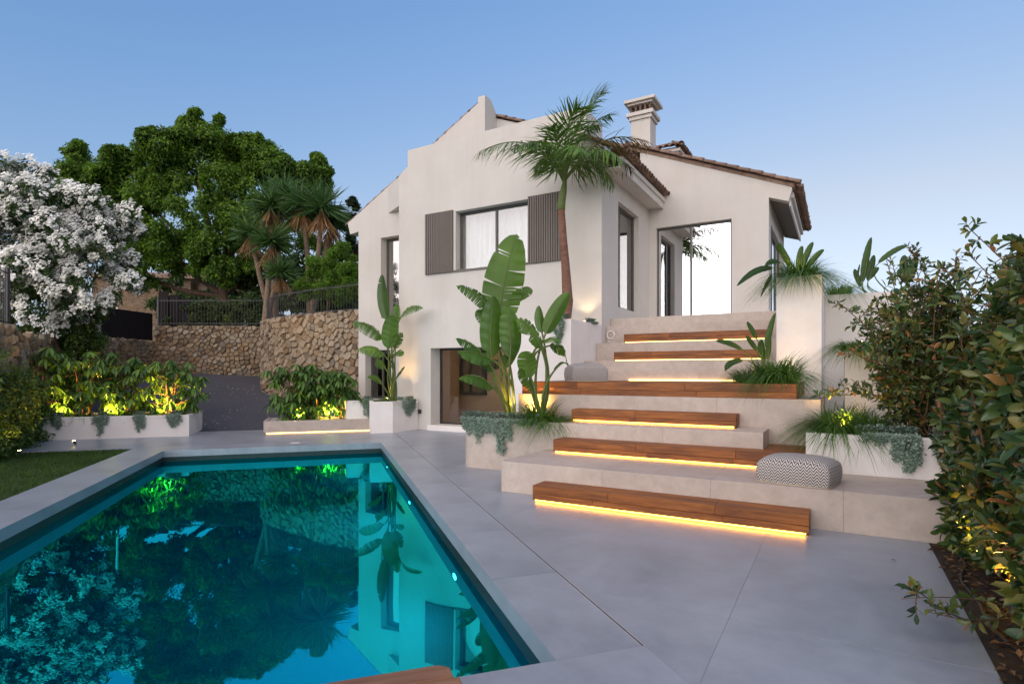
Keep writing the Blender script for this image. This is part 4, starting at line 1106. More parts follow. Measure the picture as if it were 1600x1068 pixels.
def big_leaf_plant(name, label, cat, base, leaves, mat, seed, tear_def=0.25, group=None):
    """leaves: dicts b=(x,y,z) blade base, t=tip, c=control, w=width, side, tear"""
    rng = np.random.default_rng(seed)
    root = thing(name, label, cat, base, 'W', group)
    for lf in leaves:
        b, t_, c = np.array(lf['b'], float), np.array(lf['t'], float), np.array(lf.get('c', (np.array(lf['b']) + np.array(lf['t'])) / 2), float)
        K = lf.get('n', 22)
        mid = bez(b, c, t_, K)
        v, f = blade_leaf(mid, lf['w'], lf.get('side', (1, 0, 0)), lf.get('fold', 0.22), lf.get('tear', tear_def), rng, droop=lf.get('droop', 0.0), tip_pow=lf.get('tip', 0.55))
        o = partnp('leaf', v, f, M[mat], root); merge_leaf(o)
        # petiole from the plant base to the blade, running on as midrib
        foot = np.array(base) + np.array([rng.uniform(-.05, .05), rng.uniform(-.05, .05), 0.0])
        dirb = norm(mid[1] - mid[0])
        ctrl = b - dirb * np.linalg.norm(b - foot) * 0.45
        pet = bez(foot, ctrl, b, 10)
        pts = [tuple(p) for p in pet] + [tuple(p - np.array([0, 0.004, 0.004])) for p in mid[2:K - 2:3]]
        r0 = lf.get('r', 0.02)
        rad = list(np.linspace(r0 * 1.3, r0 * 0.75, 10)) + list(np.linspace(r0 * 0.6, r0 * 0.15, len(pts) - 10))
        part('petiole', MB().tube(pts, rad, 6), M['stem'], o, smooth=True)
    return root

BL_T = 7
def blade_templates(rng, curl):
    t = np.linspace(0, 1, BL_T)
    x = curl * t ** 1.8; z = t - 0.75 * curl * t ** 2.2
    w = 0.5 * (1 - t ** 2) + 0.02
    v = []; 
    for i in range(BL_T): v += [(z[i], -w[i], x[i]), (z[i], w[i], x[i])]
    f = [(2 * i, 2 * i + 1, 2 * i + 3, 2 * i + 2) for i in range(BL_T - 1)]
    return np.array(v), np.array(f)
def tuft(name, label, base, n, L, spread, seed, mat='grass', width=0.008, curls=(0.5, 0.9, 1.2), group=None, cat='grass tuft', squash=(1, 1)):
    rng = np.random.default_rng(seed)
    root = thing(name, label, cat, base, 'W', group)
    parts_ = []
    for c in curls:
        m = n // len(curls)
        az = rng.uniform(0, 2 * math.pi, m)
        pos = np.array(base) + np.stack([np.cos(az) * spread * rng.random(m) ** 0.6 * squash[0], np.sin(az) * spread * rng.random(m) ** 0.6 * squash[1], np.zeros(m)], 1)
        az2 = az + rng.normal(scale=0.5, size=m)
        out = np.stack([np.cos(az2), np.sin(az2), np.zeros(m)], 1)
        d = norm(np.array([0, 0, 1.0]) + out * rng.uniform(0.05, 0.55, m)[:, None])
        parts_.append(inst(blade_templates(rng, c), pos, d, out, L * rng.uniform(0.55, 1.1, m), width * rng.uniform(0.7, 1.3, m)))
    v, f = join(*parts_)
    tag(partnp('blades', v, f, M[mat], root, smooth=True), kind='stuff')
    return root
def trailing(label, edge0, edge1, out_n, drop, depth_back, n, seed, group='silver trailing plants on the planters', narrow=0.5):
    """silver foliage lying over a planter edge and hanging down; edge points in world, out_n outward horizontal normal"""
    rng = np.random.default_rng(seed)
    e0, e1 = np.array(edge0, float), np.array(edge1, float); on = np.array((*out_n, 0), float); on /= np.linalg.norm(on)
    root = thing('trailing_plant', label, 'trailing plant', tuple((e0 + e1) / 2), 'W', group)
    mid = (e0 + e1) / 2; half = np.linalg.norm(e1 - e0) / 2; ax = (e1 - e0) / (2 * half)
    n = int(n * 0.55); ns = max(6, int(half * 2 * 34)); st = []
    P_, D_, N_ = [], [], []
    for k in range(ns):
        u = rng.uniform(-1, 1)
        L = drop * rng.uniform(0.55, 1.05) * (1 - narrow * abs(u) ** 1.5)
        bk = rng.uniform(0.02, depth_back)
        m = int(n / ns)
        s = rng.random(m) ** 1.25 * (bk + L)
        off = np.where(s < bk, 0, s - bk)
        x = u * half * (1 - 0.45 * narrow * np.clip(off / drop, 0, 1)) + rng.normal(scale=0.020, size=m) + 0.03 * np.sin(s * 14 + k * 1.7)
        outw = np.where(s < bk, -(bk - s), 0.015 + 0.085 * rng.random() * np.exp(-2.5 * off / drop) + 0.03 * rng.random(m)) + rng.normal(scale=0.012, size=m)
        z = np.where(s < bk, 0.02 + 0.09 * rng.random(m), 0.03 - off)
        P_.append(mid + ax * x[:, None] + on * outw[:, None] + np.array([0, 0, 1]) * z[:, None])
        nr = np.where((s < bk)[:, None], np.array([0, 0, 1.0]), on * 0.8 + np.array([0, 0, 0.5])) + rng.normal(scale=0.45, size=(m, 3))
        N_.append(nr); D_.append(rng.normal(size=(m, 3)) + np.array([0, 0, -0.6]))
    P_, D_, N_ = np.concatenate(P_), np.concatenate(D_), np.concatenate(N_)
    v, f = inst(LEAF, P_, norm(np.cross(N_, D_)), norm(N_), 0.027 * rng.uniform(0.6, 1.35, len(P_)), 0.025)
    tag(partnp('foliage', v, f, M['silver'], root), kind='stuff')
    return root
def umbrella_plant(label, base, h, rad, n_umb, seed, group='umbrella plants in the planters', leaf=0.15):
    rng = np.random.default_rng(seed); base = np.array(base, float)
    root = thing('umbrella_plant', label, 'shrub', tuple(base), 'W', group)
    stems = []; cents = []
    for k in range(3):
        a = rng.uniform(0, 6.28); top = base + np.array([math.cos(a) * rad * 0.35, math.sin(a) * rad * 0.35, h * rng.uniform(0.75, 0.9)])
        pts = bez(base + np.array([math.cos(a) * 0.06, math.sin(a) * 0.06, 0]), (base + top) / 2 + rng.normal(scale=0.05, size=3), top, 7)
        stems.append((pts, list(np.linspace(0.025, 0.012, 7))))
        for j in range(n_umb // 3):
            t = rng.uniform(0.10, 1.0); p = pts[min(6, int(t * 6))]
            a2 = rng.uniform(0, 6.28); r_ = rad * rng.uniform(0.25, 1.0) * (1.05 - 0.45 * abs(t - 0.5))
            c = p + np.array([math.cos(a2) * r_, math.sin(a2) * r_, rng.uniform(0.02, 0.16) * h])
            stems.append((bez(p, (p + c) / 2 + np.array([0, 0, 0.05]), c, 4), [0.006, 0.005, 0.004, 0.003])); cents.append(c)
    part('stems', tubes(stems, 5), M['stem_brown'], root, smooth=True)
    cents = np.array(cents); m = 9
    C_ = np.repeat(cents, m, axis=0); az = np.tile(np.arange(m) * 2 * math.pi / m, len(cents)) + np.repeat(rng.uniform(0, 6, len(cents)), m) + rng.normal(scale=0.12, size=len(C_))
    dr = rng.uniform(-1.7, -0.35, len(C_))
    d = np.stack([np.cos(az), np.sin(az), dr], 1); nrm = np.stack([np.cos(az) * 0.5, np.sin(az) * 0.5, np.ones(len(C_))], 1)
    v, f = inst(OVAL, C_ + d * 0.02, d, nrm, leaf * rng.uniform(0.7, 1.25, len(C_)), leaf * 0.31)
    tag(partnp('foliage', v, f, M['scheff'], root, smooth=True), kind='stuff')
    return root

# ================================================================== BACKGROUND LEFT: gate, fences, neighbour, trees
def fence(name, label, path, z0, z1, spacing, group='black iron railings', r=0.011):
    pts = [Vector((p[0], p[1], 0)) for p in path]
    root = thing(name, label, 'railing', (pts[0].x, pts[0].y, z0 if not callable(z0) else z0(0)), 'W', group)
    for zz in (z0 + 0.10, z1 - 0.08):
        part('rail', MB().tube([(p.x, p.y, zz) for p in pts], 0.016, 4), M['metal'], root)
    for i in range(len(pts) - 1):
        L = (pts[i + 1] - pts[i]).length; n = max(1, int(L / spacing))
        for k in range(n):
            p = pts[i].lerp(pts[i + 1], k / n)
            part('bar', MB().tube([(p.x, p.y, z0), (p.x, p.y, z1)], r, 4), M['metal'], root)
    for p in (pts[0], pts[-1]):
        part('post', MB().box(p.x - 0.035, p.x + 0.035, p.y - 0.035, p.y + 0.035, z0 - 0.02, z1 + 0.04), M['metal'], root)
    return root
fence('iron_railing', 'black iron railing on top of the curved stone wall', [(c[0] + 0.12, c[1] + 0.18) for c in CURVE[:6]], 3.36, 4.28, 0.13)
fence('iron_railing', 'black iron railing with hedge on the straight stone wall', [(-10.5, 24.28), (-15.1, 24.28)], 3.5, 4.65, 0.13)
fence('iron_railing', 'black iron railing at the left edge beside the white flowers', [(-9.75, 9.6), (-11.0, 12.4)], 2.5, 3.75, 0.11)
# sheet metal gate: leaning upwards panels of vertical boards
gt = thing('sheet_gate', 'dark sheet metal gate panels standing on the low stone wall', 'gate', (-14.95, 22.0, 2.8))
n = 9
for k in range(n):
    t0, t1 = k / n, (k + 1) / n
    p0 = Vector((-14.72, 20.15, 0)).lerp(Vector((-15.12, 23.95, 0)), t0); p1 = Vector((-14.72, 20.15, 0)).lerp(Vector((-15.12, 23.95, 0)), t1 - 0.006)
    zb = 2.78 + 0.08 * (t0 + t1) / 2; zt = 3.86 + 0.12 * (t0 + t1) / 2
    part('panel', MB().prism([(p0.x, p0.y), (p1.x, p1.y), (p1.x - 0.05, p1.y), (p0.x - 0.05, p0.y)], zb, zt), M['gate'], gt)
gt2 = thing('tall_gate_panel', 'tall dark metal gate leaf rising behind the low gate', 'gate', (-15.0, 24.6, 3.4))
for k in range(3):
    part('panel', MB().box(-15.25 + 0.42 * k, -15.25 + 0.42 * k + 0.41, 24.55 + 0.06 * k, 24.6 + 0.06 * k, 3.0, 5.0 - 0.14 * k), M['gate'], gt2)
pl = thing('gate_pillar', 'slim pale stone gate pillar left of the dark gate', 'pillar', (-14.65, 19.95, 0.5))
for k in range(12):
    part('stone', MB().box(-14.80 + 0.01 * (k % 3), -14.52 + 0.008 * ((k * 5) % 3), 19.8, 20.1, 0.6 + 0.255 * k, 0.6 + 0.255 * k + 0.248), M['concrete'], pl, bevel=0.012)
# neighbour house
def brick_mat():
    m, nt, out = new_mat('split_stone'); L = nt.links
    tc = nt.nodes.new('ShaderNodeTexCoord').outputs['Object']
    mp = nt.nodes.new('ShaderNodeMapping'); mp.inputs['Rotation'].default_value = (R(90), 0, 0); L.new(tc, mp.inputs[0])
    br = nt.nodes.new('ShaderNodeTexBrick'); br.inputs['Scale'].default_value = 4.0; br.inputs['Mortar Size'].default_value = 0.012; br.inputs['Row Height'].default_value = 0.4; br.inputs['Brick Width'].default_value = 1.1
    br.inputs['Color1'].default_value = (0.26, 0.185, 0.12, 1); br.inputs['Color2'].default_value = (0.16, 0.11, 0.07, 1); br.inputs['Mortar'].default_value = (0.06, 0.045, 0.03, 1)
    L.new(mp.outputs[0], br.inputs['Vector'])
    b = nt.nodes.new('ShaderNodeBsdfPrincipled'); b.inputs['Roughness'].default_value = 0.9
    n1 = noise(nt, 6, 6, 0.7, tc); r2 = ramp(nt, [(0.6, 0.6, 0.6), (1.25, 1.2, 1.15)], [0.3, 0.7]); L.new(n1.outputs[0], r2.inputs[0])
    L.new(mixc(nt, 1.0, br.outputs[0], r2.outputs[0], 'MULTIPLY'), b.inputs['Base Color']); L.new(b.outputs[0], out.inputs[0]); return m
M['brick'] = brick_mat()
nh = thing('neighbour_house', 'brown split stone house wall far behind the dark gate', 'house', (-26, 40, 3))
part('wall', MB().box(-29.5, -22.6, 40, 47, 3.0, 8.4), M['brick'], nh)
part('red_wall', MB().box(-22.59, -20.9, 40.6, 46, 3.0, 7.9), M['interior'], nh)
part('roof', MB().add([(-30, 39.5, 8.4), (-20.6, 39.5, 8.2), (-20.6, 47, 9.6), (-30, 47, 9.8), (-30, 39.5, 8.2), (-20.6, 39.5, 8.0)], [(0, 1, 2, 3), (4, 5, 1, 0)]), M['roof_tile'], nh)
gh = thing('garden_shed', 'pale plastered hut half hidden below the big tree', 'hut', (-18.6, 40, 3))
part('wall', MB().box(-20.0, -17.6, 41, 44, 3.0, 7.2), M['plaster'], gh)
part('roof', MB().extrude_y([(-20.3, 7.2), (-17.3, 7.2), (-18.8, 7.9)], 40.8, 44.2), M['roof_tile'], gh)
po = thing('white_pole', 'thin white pole in front of the split stone house', 'pole', (-19.0, 27.4, 3))
part('pole', MB().tube([(-19.0, 27.4, 3.0), (-19.0, 27.4, 9.6)], 0.055, 8), M['white'], po)

def tree(name, label, base, trunk_top, limbs, clumps, radii, per, mat, leaf, seed, cat='tree', bark='bark', r0=0.35, shell=0.5, group=None, wid=0.5, tpl=LEAF):
    rng = np.random.default_rng(seed)
    root = thing(name, label, cat, base, 'W', group)
    base = np.array(base, float); tt = np.array(trunk_top, float)
    sp = [(bez(base, (base + tt) / 2 + rng.normal(scale=0.12, size=3), tt, 7), list(np.linspace(r0, r0 * 0.62, 7)))]
    for c in limbs:
        c = np.array(c, float); st = base + (tt - base) * rng.uniform(0.45, 1.0)
        mid = (st + c) / 2 + np.array([0, 0, -0.1 * np.linalg.norm(c - st)]) + rng.normal(scale=0.3, size=3)
        sp.append((bez(st, mid, c, 7), list(np.linspace(r0 * 0.42, r0 * 0.08, 7))))
    part('trunk', tubes(sp, 7), M[bark], root, smooth=True)
    P_, D_, N_ = clump_leaves(clumps, radii, per, rng, shell=shell)
    v, f = inst(tpl, P_, D_, N_, leaf * rng.uniform(0.65, 1.25, len(P_)), leaf * wid)
    tag(partnp('crown', v, f, M[mat], root), kind='stuff')
    return root
def crown_points(spec, rng):
    """spec: list of (px, py, Y, radius_m, count) -> clump centres scattered over those blobs"""
    C_, R_ = [], []
    for (px, py, Y, rm, cnt) in spec:
        c = np.array(at(px, py, Y))
        u = rsphere(cnt, rng) * (rm * rng.random(cnt) ** 0.4)[:, None]; u[:, 2] *= 0.85
        C_ += list(c + u); R_ += list(rng.uniform(0.45, 0.85, cnt) * (0.55 + 0.18 * rm))
    return C_, R_
rng = np.random.default_rng(21)
spec = [(150, 290, 30, 1.5, 14), (210, 290, 30, 2.0, 20), (290, 245, 30, 2.1, 22), (300, 205, 30, 0.7, 6), (360, 270, 30, 2.2, 24), (400, 235, 30, 0.9, 7), (440, 290, 30, 1.9, 18), (480, 300, 31, 1.4, 10),
        (498, 275, 31, 0.7, 5), (240, 350, 29, 2.2, 22), (330, 340, 28.5, 2.4, 26), (400, 340, 29, 2.0, 18), (190, 370, 30, 1.6, 14), (260, 400, 29, 1.5, 13), (320, 400, 28.5, 1.2, 8), (215, 425, 30, 1.2, 9), (125, 275, 30.5, 1.1, 10), (170, 330, 30.5, 1.6, 12), (223, 232, 30, 0.6, 4), (350, 235, 30, 0.8, 6), (395, 405, 29, 1.0, 5), (470, 350, 31, 1.6, 12), (172, 275, 30, 1.5, 16), (135, 290, 30, 1.2, 10), (245, 258, 30, 1.5, 14), (330, 218, 30, 0.8, 8), (268, 225, 30, 0.8, 7), (299, 192, 30, 0.32, 4), (285, 200, 30, 0.4, 4), (226, 226, 30, 0.35, 4), (395, 222, 30, 0.35, 4), (384, 226, 30, 0.4, 4), (445, 258, 30, 0.7, 6), (470, 275, 30.5, 0.9, 8), (425, 262, 30, 0.9, 8), (120, 240, 30.5, 0.35, 3), (185, 248, 30, 0.5, 5), (505, 262, 31, 0.35, 4), (495, 290, 31, 0.8, 7), (430, 245, 30, 0.4, 4), (345, 425, 28, 0.8, 5)]
C_, R_ = crown_points(spec, rng)
lim = [at(px, py, Y) for (px, py, Y, _, _) in spec[:18]]
for k in range(130):
    i_k = rng.integers(0, len(R_))
    if C_[i_k][2] < 8: continue
    u = norm(np.array([rng.normal() * 0.8, rng.normal() * 0.5, abs(rng.normal()) + 0.5]))
    for q, rq in ((0.92, 0.32), (1.15, 0.24), (1.36, 0.15)): C_.append(C_[i_k] + u * R_[i_k] * q + rng.normal(scale=0.06, size=3)); R_.append(rq)
tree('ficus_tree', 'huge dark green spreading ficus tree behind the driveway wall', tuple(at(357, 470, 31)[:2]) + (3.0,), at(352, 415, 31), lim, C_, [r * (0.72 + 0.22 * math.sin(i * 12.9)) * 1.32 for i, r in enumerate(R_)], 400, 'ficus', 0.205, 22, r0=0.42, shell=0.25)
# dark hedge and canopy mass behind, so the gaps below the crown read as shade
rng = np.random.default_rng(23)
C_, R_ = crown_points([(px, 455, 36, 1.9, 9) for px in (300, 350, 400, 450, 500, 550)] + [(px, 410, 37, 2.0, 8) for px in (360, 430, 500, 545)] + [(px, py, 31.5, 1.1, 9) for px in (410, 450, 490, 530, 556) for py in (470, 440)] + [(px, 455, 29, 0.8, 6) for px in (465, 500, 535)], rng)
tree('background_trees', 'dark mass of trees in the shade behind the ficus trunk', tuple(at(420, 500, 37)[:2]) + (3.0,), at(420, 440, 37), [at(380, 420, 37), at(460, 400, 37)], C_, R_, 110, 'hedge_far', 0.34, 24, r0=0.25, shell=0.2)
# oleander
rng = np.random.default_rng(25)
spec = [(20, 300, 14.5, 0.85, 12), (70, 320, 14.5, 0.95, 14), (120, 340, 15, 0.95, 14), (165, 355, 15.2, 0.8, 10), (30, 380, 14, 1.0, 14), (90, 400, 14.2, 1.0, 14), (150, 410, 14.8, 0.9, 12), (185, 385, 15.4, 0.55, 5), (60, 450, 14, 0.9, 11), (120, 460, 14.4, 0.8, 9), (205, 430, 15.2, 0.35, 3), (-40, 350, 14, 1.1, 12), (-40, 430, 14, 1.0, 9), (10, 340, 14.4, 0.8, 10), (15, 425, 14.2, 0.8, 10), (50, 350, 14.6, 0.7, 8), (115, 375, 15, 0.7, 8), (110, 505, 14.8, 0.6, 6), (20, 272, 14.5, 0.4, 3)]
C_, R_ = crown_points(spec, rng)
R_ = [r * 0.62 for r in R_]
ol = tree('oleander_shrub', 'large oleander covered in white flowers above the left stone wall', tuple(at(95, 560, 15)[:2]) + (1.9,), at(95, 470, 15), [at(p[0], p[1], p[2]) for p in spec[:10]], C_, R_, 170, 'oleander', 0.16, 26, cat='shrub', r0=0.09, wid=0.2, shell=0.3)
P_, D_, N_ = [], [], []
Cn = np.array(C_); 
for c, r in zip(C_, R_):
    if c[2] < 2.7: continue
    for k in range(14):
        u = norm(np.array([rng.normal() * 0.9, -abs(rng.normal()) * 0.8 - 0.2, rng.normal() * 0.8 + 0.25]))
        fc = c + u * r * rng.uniform(0.85, 1.12)
        m = rng.integers(14, 25)
        off = rsphere(m, rng) * 0.10 * rng.random(m)[:, None] ** 0.5
        P_.append(fc + off); nn_ = norm(off * 3 + u * 0.5 + np.array([-0.1, -0.7, 0.75]) + rng.normal(scale=0.22, size=(m, 3))); N_.append(nn_); D_.append(np.cross(nn_, rng.normal(size=(m, 3))))
P_, D_, N_ = np.concatenate(P_), np.concatenate(D_), np.concatenate(N_)
v, f = inst(HEX, P_, D_, N_, 0.066 * rng.uniform(0.6, 1.25, len(P_)), 0.062 * np.ones(len(P_)))
tag(partnp('flowers', v, f, M['petal'], ol), kind='stuff')
# dark leaves below the oleander down to the planter
rng = np.random.default_rng(27)
C_, R_ = crown_points([(px, py, 15.5, 0.55, 8) for px, py in ((70, 500), (110, 530), (140, 560), (85, 545), (120, 590), (60, 470), (30, 470), (130, 500), (150, 530), (100, 490), (60, 530), (150, 590), (30, 500))], rng)
tree('ivy_shrub', 'dark leafy shrub filling the gap below the white oleander', tuple(at(110, 660, 15.6)[:2]) + (0.3,), at(110, 560, 15.6), [at(80, 520, 15.6)], C_, [r * 0.7 for r in R_], 150, 'vine', 0.11, 28, cat='shrub', r0=0.05, shell=0.2)
# yuccas
SPIKE = (np.array([(0, -0.35, 0), (0, 0.35, 0), (0.5, 0.5, 0.0), (0.5, -0.5, 0.0), (1, 0, -0.12)]), [(0, 1, 2, 3), (3, 2, 4)])
def yucca(label, heads, foot, seed):
    rng = np.random.default_rng(seed)
    root = thing('yucca', label, 'yucca', tuple(foot), 'W', 'yuccas beside the ficus')
    sp = []; gp = []; dp = []
    for (px, py, Y, r) in heads:
        c = np.array(at(px, py, Y))
        sp.append((bez(foot, (np.array(foot) + c) / 2 + rng.normal(scale=0.2, size=3), c, 6), list(np.linspace(0.13, 0.09, 6))))
        m = 240; r *= 1.18
        u = rsphere(m, rng); u[:, 2] = np.abs(u[:, 2]) * 1.1 - 0.55; u = norm(u)
        gp.append(inst(SPIKE, c + u * 0.08, u - np.array([0, 0, 0.12]), np.cross(u, rng.normal(size=(m, 3))), r * rng.uniform(0.75, 1.15, m), 0.06))
        m = 100
        u = rsphere(m, rng); u[:, 2] = -1.6; u = norm(u)
        dp.append(inst(SPIKE, c + u * 0.1 - np.array([0, 0, 0.15]), u, np.cross(u, rng.normal(size=(m, 3))), r * rng.uniform(0.7, 1.1, m), 0.05))
    part('trunk', tubes(sp, 7), M['bark_pale'], root, smooth=True)
    v, f = join(*gp); tag(partnp('leaves', v, f, M['yucca'], root), kind='stuff')
    v, f = join(*dp); tag(partnp('dry_skirt', v, f, M['dry_leaf'], root), kind='stuff')
f0 = np.array(at(450, 470, 24.5)); f0[2] = 3.0
yucca('tall yucca with spiky heads and dry brown skirt beside the ficus, left group', [(423, 318, 24.5, 1.05), (444, 300, 25.5, 0.95), (391, 362, 24.2, 0.85)], f0 + np.array([-0.5, 0, 0]), 31)
yucca('tall yucca with spiky heads and dry brown skirt near the house, right group', [(472, 316, 24.3, 1.1), (503, 322, 24.0, 1.1), (520, 345, 25, 0.9)], f0 + np.array([0.9, 0, 0]), 32)
yucca('small low yucca head in front of the taller yuccas', [(425, 376, 23.5, 0.95), (440, 425, 22.5, 0.65)], f0 + np.array([-0.4, -1.5, 0]), 33)
# bright bush and cypress
rng = np.random.default_rng(35)
C_, R_ = crown_points([(500, 420, 20.5, 0.55, 12), (535, 415, 20, 0.6, 12), (515, 450, 20, 0.6, 12), (545, 455, 19.5, 0.45, 8), (480, 450, 20.5, 0.4, 6), (540, 390, 20.3, 0.3, 5)], rng)
tree('bright_bush', 'bright fresh green round bush behind the railing by the house', tuple(at(515, 490, 20)[:2]) + (3.0,), at(515, 460, 20), [at(500, 430, 20), at(535, 430, 20)], C_, [r * 0.6 for r in R_], 260, 'bush', 0.13, 36, cat='bush', r0=0.06, shell=0.3, wid=0.3)
rng = np.random.default_rng(37)
C_, R_ = crown_points([(552, 318, 34, 0.35, 8), (552, 345, 34, 0.6, 12), (555, 375, 34, 0.8, 12), (535, 345, 33, 0.7, 8)], rng)
tree('cypress_tree', 'dark narrow cypress tip behind the left roof edge of the house', tuple(at(552, 500, 34)[:2]) + (3.0,), at(552, 380, 34), [at(552, 340, 34)], C_, [r * 0.6 for r in R_], 130, 'cypress', 0.2, 38, r0=0.15, shell=0.1)
# hedge behind the straight wall railing, with warm uplights
rng = np.random.default_rng(39)
C_, R_ = crown_points([(px, 483 + 7 * math.sin(px), 25.2, 0.6, 10) for px in range(256, 428, 12)] + [(px, 499, 24.9, 0.4, 6) for px in range(262, 424, 14)], rng)
tree('clipped_hedge', 'loose green hedge behind the railing of the driveway end wall', tuple(at(330, 505, 25.2)[:2]) + (3.1,), at(330, 492, 25.2), [at(300, 490, 25.2), at(380, 490, 25.2)], C_, [r * 0.6 for r in R_], 170, 'hedge_far', 0.14, 40, cat='hedge', r0=0.05, shell=0.2)
# distant palm fronds above the oleander
dpm = thing('distant_palm', 'tips of a distant palm between the oleander and the ficus', 'palm', tuple(at(100, 420, 45)[:2]) + (3.0,))
mbp = MB().tube([tuple(at(100, 420, 45)[:2]) + (3.0,), at(100, 345, 45), at(98, 310, 45)], 0.25, 7); part('trunk', mbp, M['bark'], dpm)
for (tx, ty) in ((70, 265), (92, 258), (112, 262), (60, 300), (130, 290)):
    mid = bez(at(98, 312, 45), at((tx + 98) / 2 - 2, (ty + 300) / 2 - 14, 45), at(tx, ty, 45), 14)
    tt = np.repeat(mid[2:], 6, axis=0); m = len(tt)
    dd = np.repeat(norm(np.gradient(mid, axis=0))[2:], 6, axis=0) + rng.normal(scale=0.5, size=(m, 3))
    v, f = inst(SPIKE, tt, dd, rng.normal(size=(m, 3)), 0.6, 0.06)
    partnp('frond', v, f, M['cypress'], dpm)

# ================================================================== PLANTING IN THE PLANTERS
# umbrella plants left of the driveway
ups = [(-6.3, 15.9, 0.45, 1.85, 0.66, 27, 'dark umbrella plant at the left end of the drive planter'),
       (-5.35, 15.95, 0.45, 1.75, 0.64, 30, 'umbrella plant second from the left in the drive planter'),
       (-4.45, 15.9, 0.45, 1.70, 0.62, 27, 'umbrella plant third from the left in the drive planter'),
       (-3.62, 15.85, 0.45, 1.55, 0.62, 30, 'umbrella plant at the corner of the drive planter by the asphalt')]
for k, (q, p, z, h, r_, nu, lb) in enumerate(ups):
    w_ = pr(q, p, z); umbrella_plant(lb, w_, h, r_ * 1.12, int(nu * 2.4), 50 + k, leaf=0.235)
for k, (q, p, h, lb) in enumerate(((-0.85, 15.75, 1.70, 'umbrella plant at the left of the low lit planter'), (-0.2, 15.7, 1.5, 'umbrella plant in the middle of the low lit planter'), (0.45, 15.75, 1.5, 'umbrella plant at the right of the low lit planter'))):
    umbrella_plant(lb, pr(q, p, 0.29), h, 0.62, 78, 60 + k, leaf=0.235)
# grassy fill in the drive planter
for k in range(6):
    w_ = pr(-6.5 + 0.62 * k, 15.55, 0.45)
    tuft('grass_tuft', ['dark strap leaved tuft at the left end of the drive planter', 'strap leaved tuft below the second umbrella plant', 'strap leaved tuft left of the yellow lit leaves', 'strap leaved tuft in the middle of the drive planter', 'strap leaved tuft right of the yellow lit leaves', 'strap leaved tuft at the corner of the drive planter'][k], w_, 90, 0.38, 0.16, 70 + k, width=0.018, group='tufts in the drive planter')
# silver trailing plants
nP = fr('P', 0, -1); nH = fr('H', 0, -1)
tl = [(-6.45, 0.32, 0.45, 'silver trailing plant at the left end of the drive planter'), (-5.65, 0.22, 0.30, 'short silver trailing plant second on the drive planter'),
      (-4.85, 0.28, 0.46, 'silver trailing plant in the middle of the drive planter'), (-4.05, 0.26, 0.44, 'silver trailing plant fourth on the drive planter'), (-3.40, 0.34, 0.36, 'silver trailing plant near the right corner of the drive planter')]
for k, (q, w_, dr_, lb) in enumerate(tl):
    trailing(lb, pr(q - w_ / 2, 15.2, 0.505), pr(q + w_ / 2, 15.2, 0.505), nP[:2], dr_, 0.14, 2600, 80 + k)
e = Vector((-3.72, 14.80, 0.78)); trailing('silver trailing plant at the notch of the white box planter', e + Vector((-0.10, -0.03, 0)), e + Vector((0.14, 0.04, 0)), (-.25, -.95), 0.62, 0.12, 3000, 86)
sv = fr('H', 1, 0); e = fr('H', -9.665, 11.45, 0.78)
trailing('silver trailing plant on the side of the box planter by the door', e - fr('H', 0, 0.28), e + fr('H', 0, 0.22), sv[:2], 0.52, 0.15, 4500, 87)
def tr_h(lb, a0, a1, b, z, drop, n, seed, back=0.2): trailing(lb, fr('H', a0, b, z), fr('H', a1, b, z), nH[:2], drop, back, n, seed)
tr_h('wide silver trailing plant over the rounded corner of the concrete planter', -5.2, -4.62, 7.5, 2 * R1, 0.40, 7500, 88)
tr_h('long silver trailing plant hanging down the front of the concrete planter', -4.62, -4.32, 7.5, 2 * R1, 0.62, 4200, 89)
tr_h('thin silver fringe along the concrete planter edge below the tufts', -4.36, -3.9, 7.5, 2 * R1, 0.10, 2200, 90)
tr_h('silver trailing plant hanging from the palm planter', -4.93, -4.66, 10.2, 2.55, 0.58, 4200, 91)
tr_h('left long silver trailing plant on the white planter at right', 0.52, 0.74, 7.25, 0.82, 0.46, 5200, 92, 0.1)
tr_h('right long silver trailing plant on the white planter near the hedge', 0.86, 1.12, 7.25, 0.82, 0.46, 5200, 93, 0.1)
tr_h('short silver fringe on the white planter next to the grasses', 0.18, 0.6, 7.25, 0.82, 0.12, 2200, 94)
sm = fr('H', -4.56, 11.35, 2.55)
trailing('small silver mound on the palm planter against the house corner', sm - fr('H', 0, 0.2), sm + fr('H', 0, 0.2), sv[:2], 0.06, 0.12, 1500, 95)

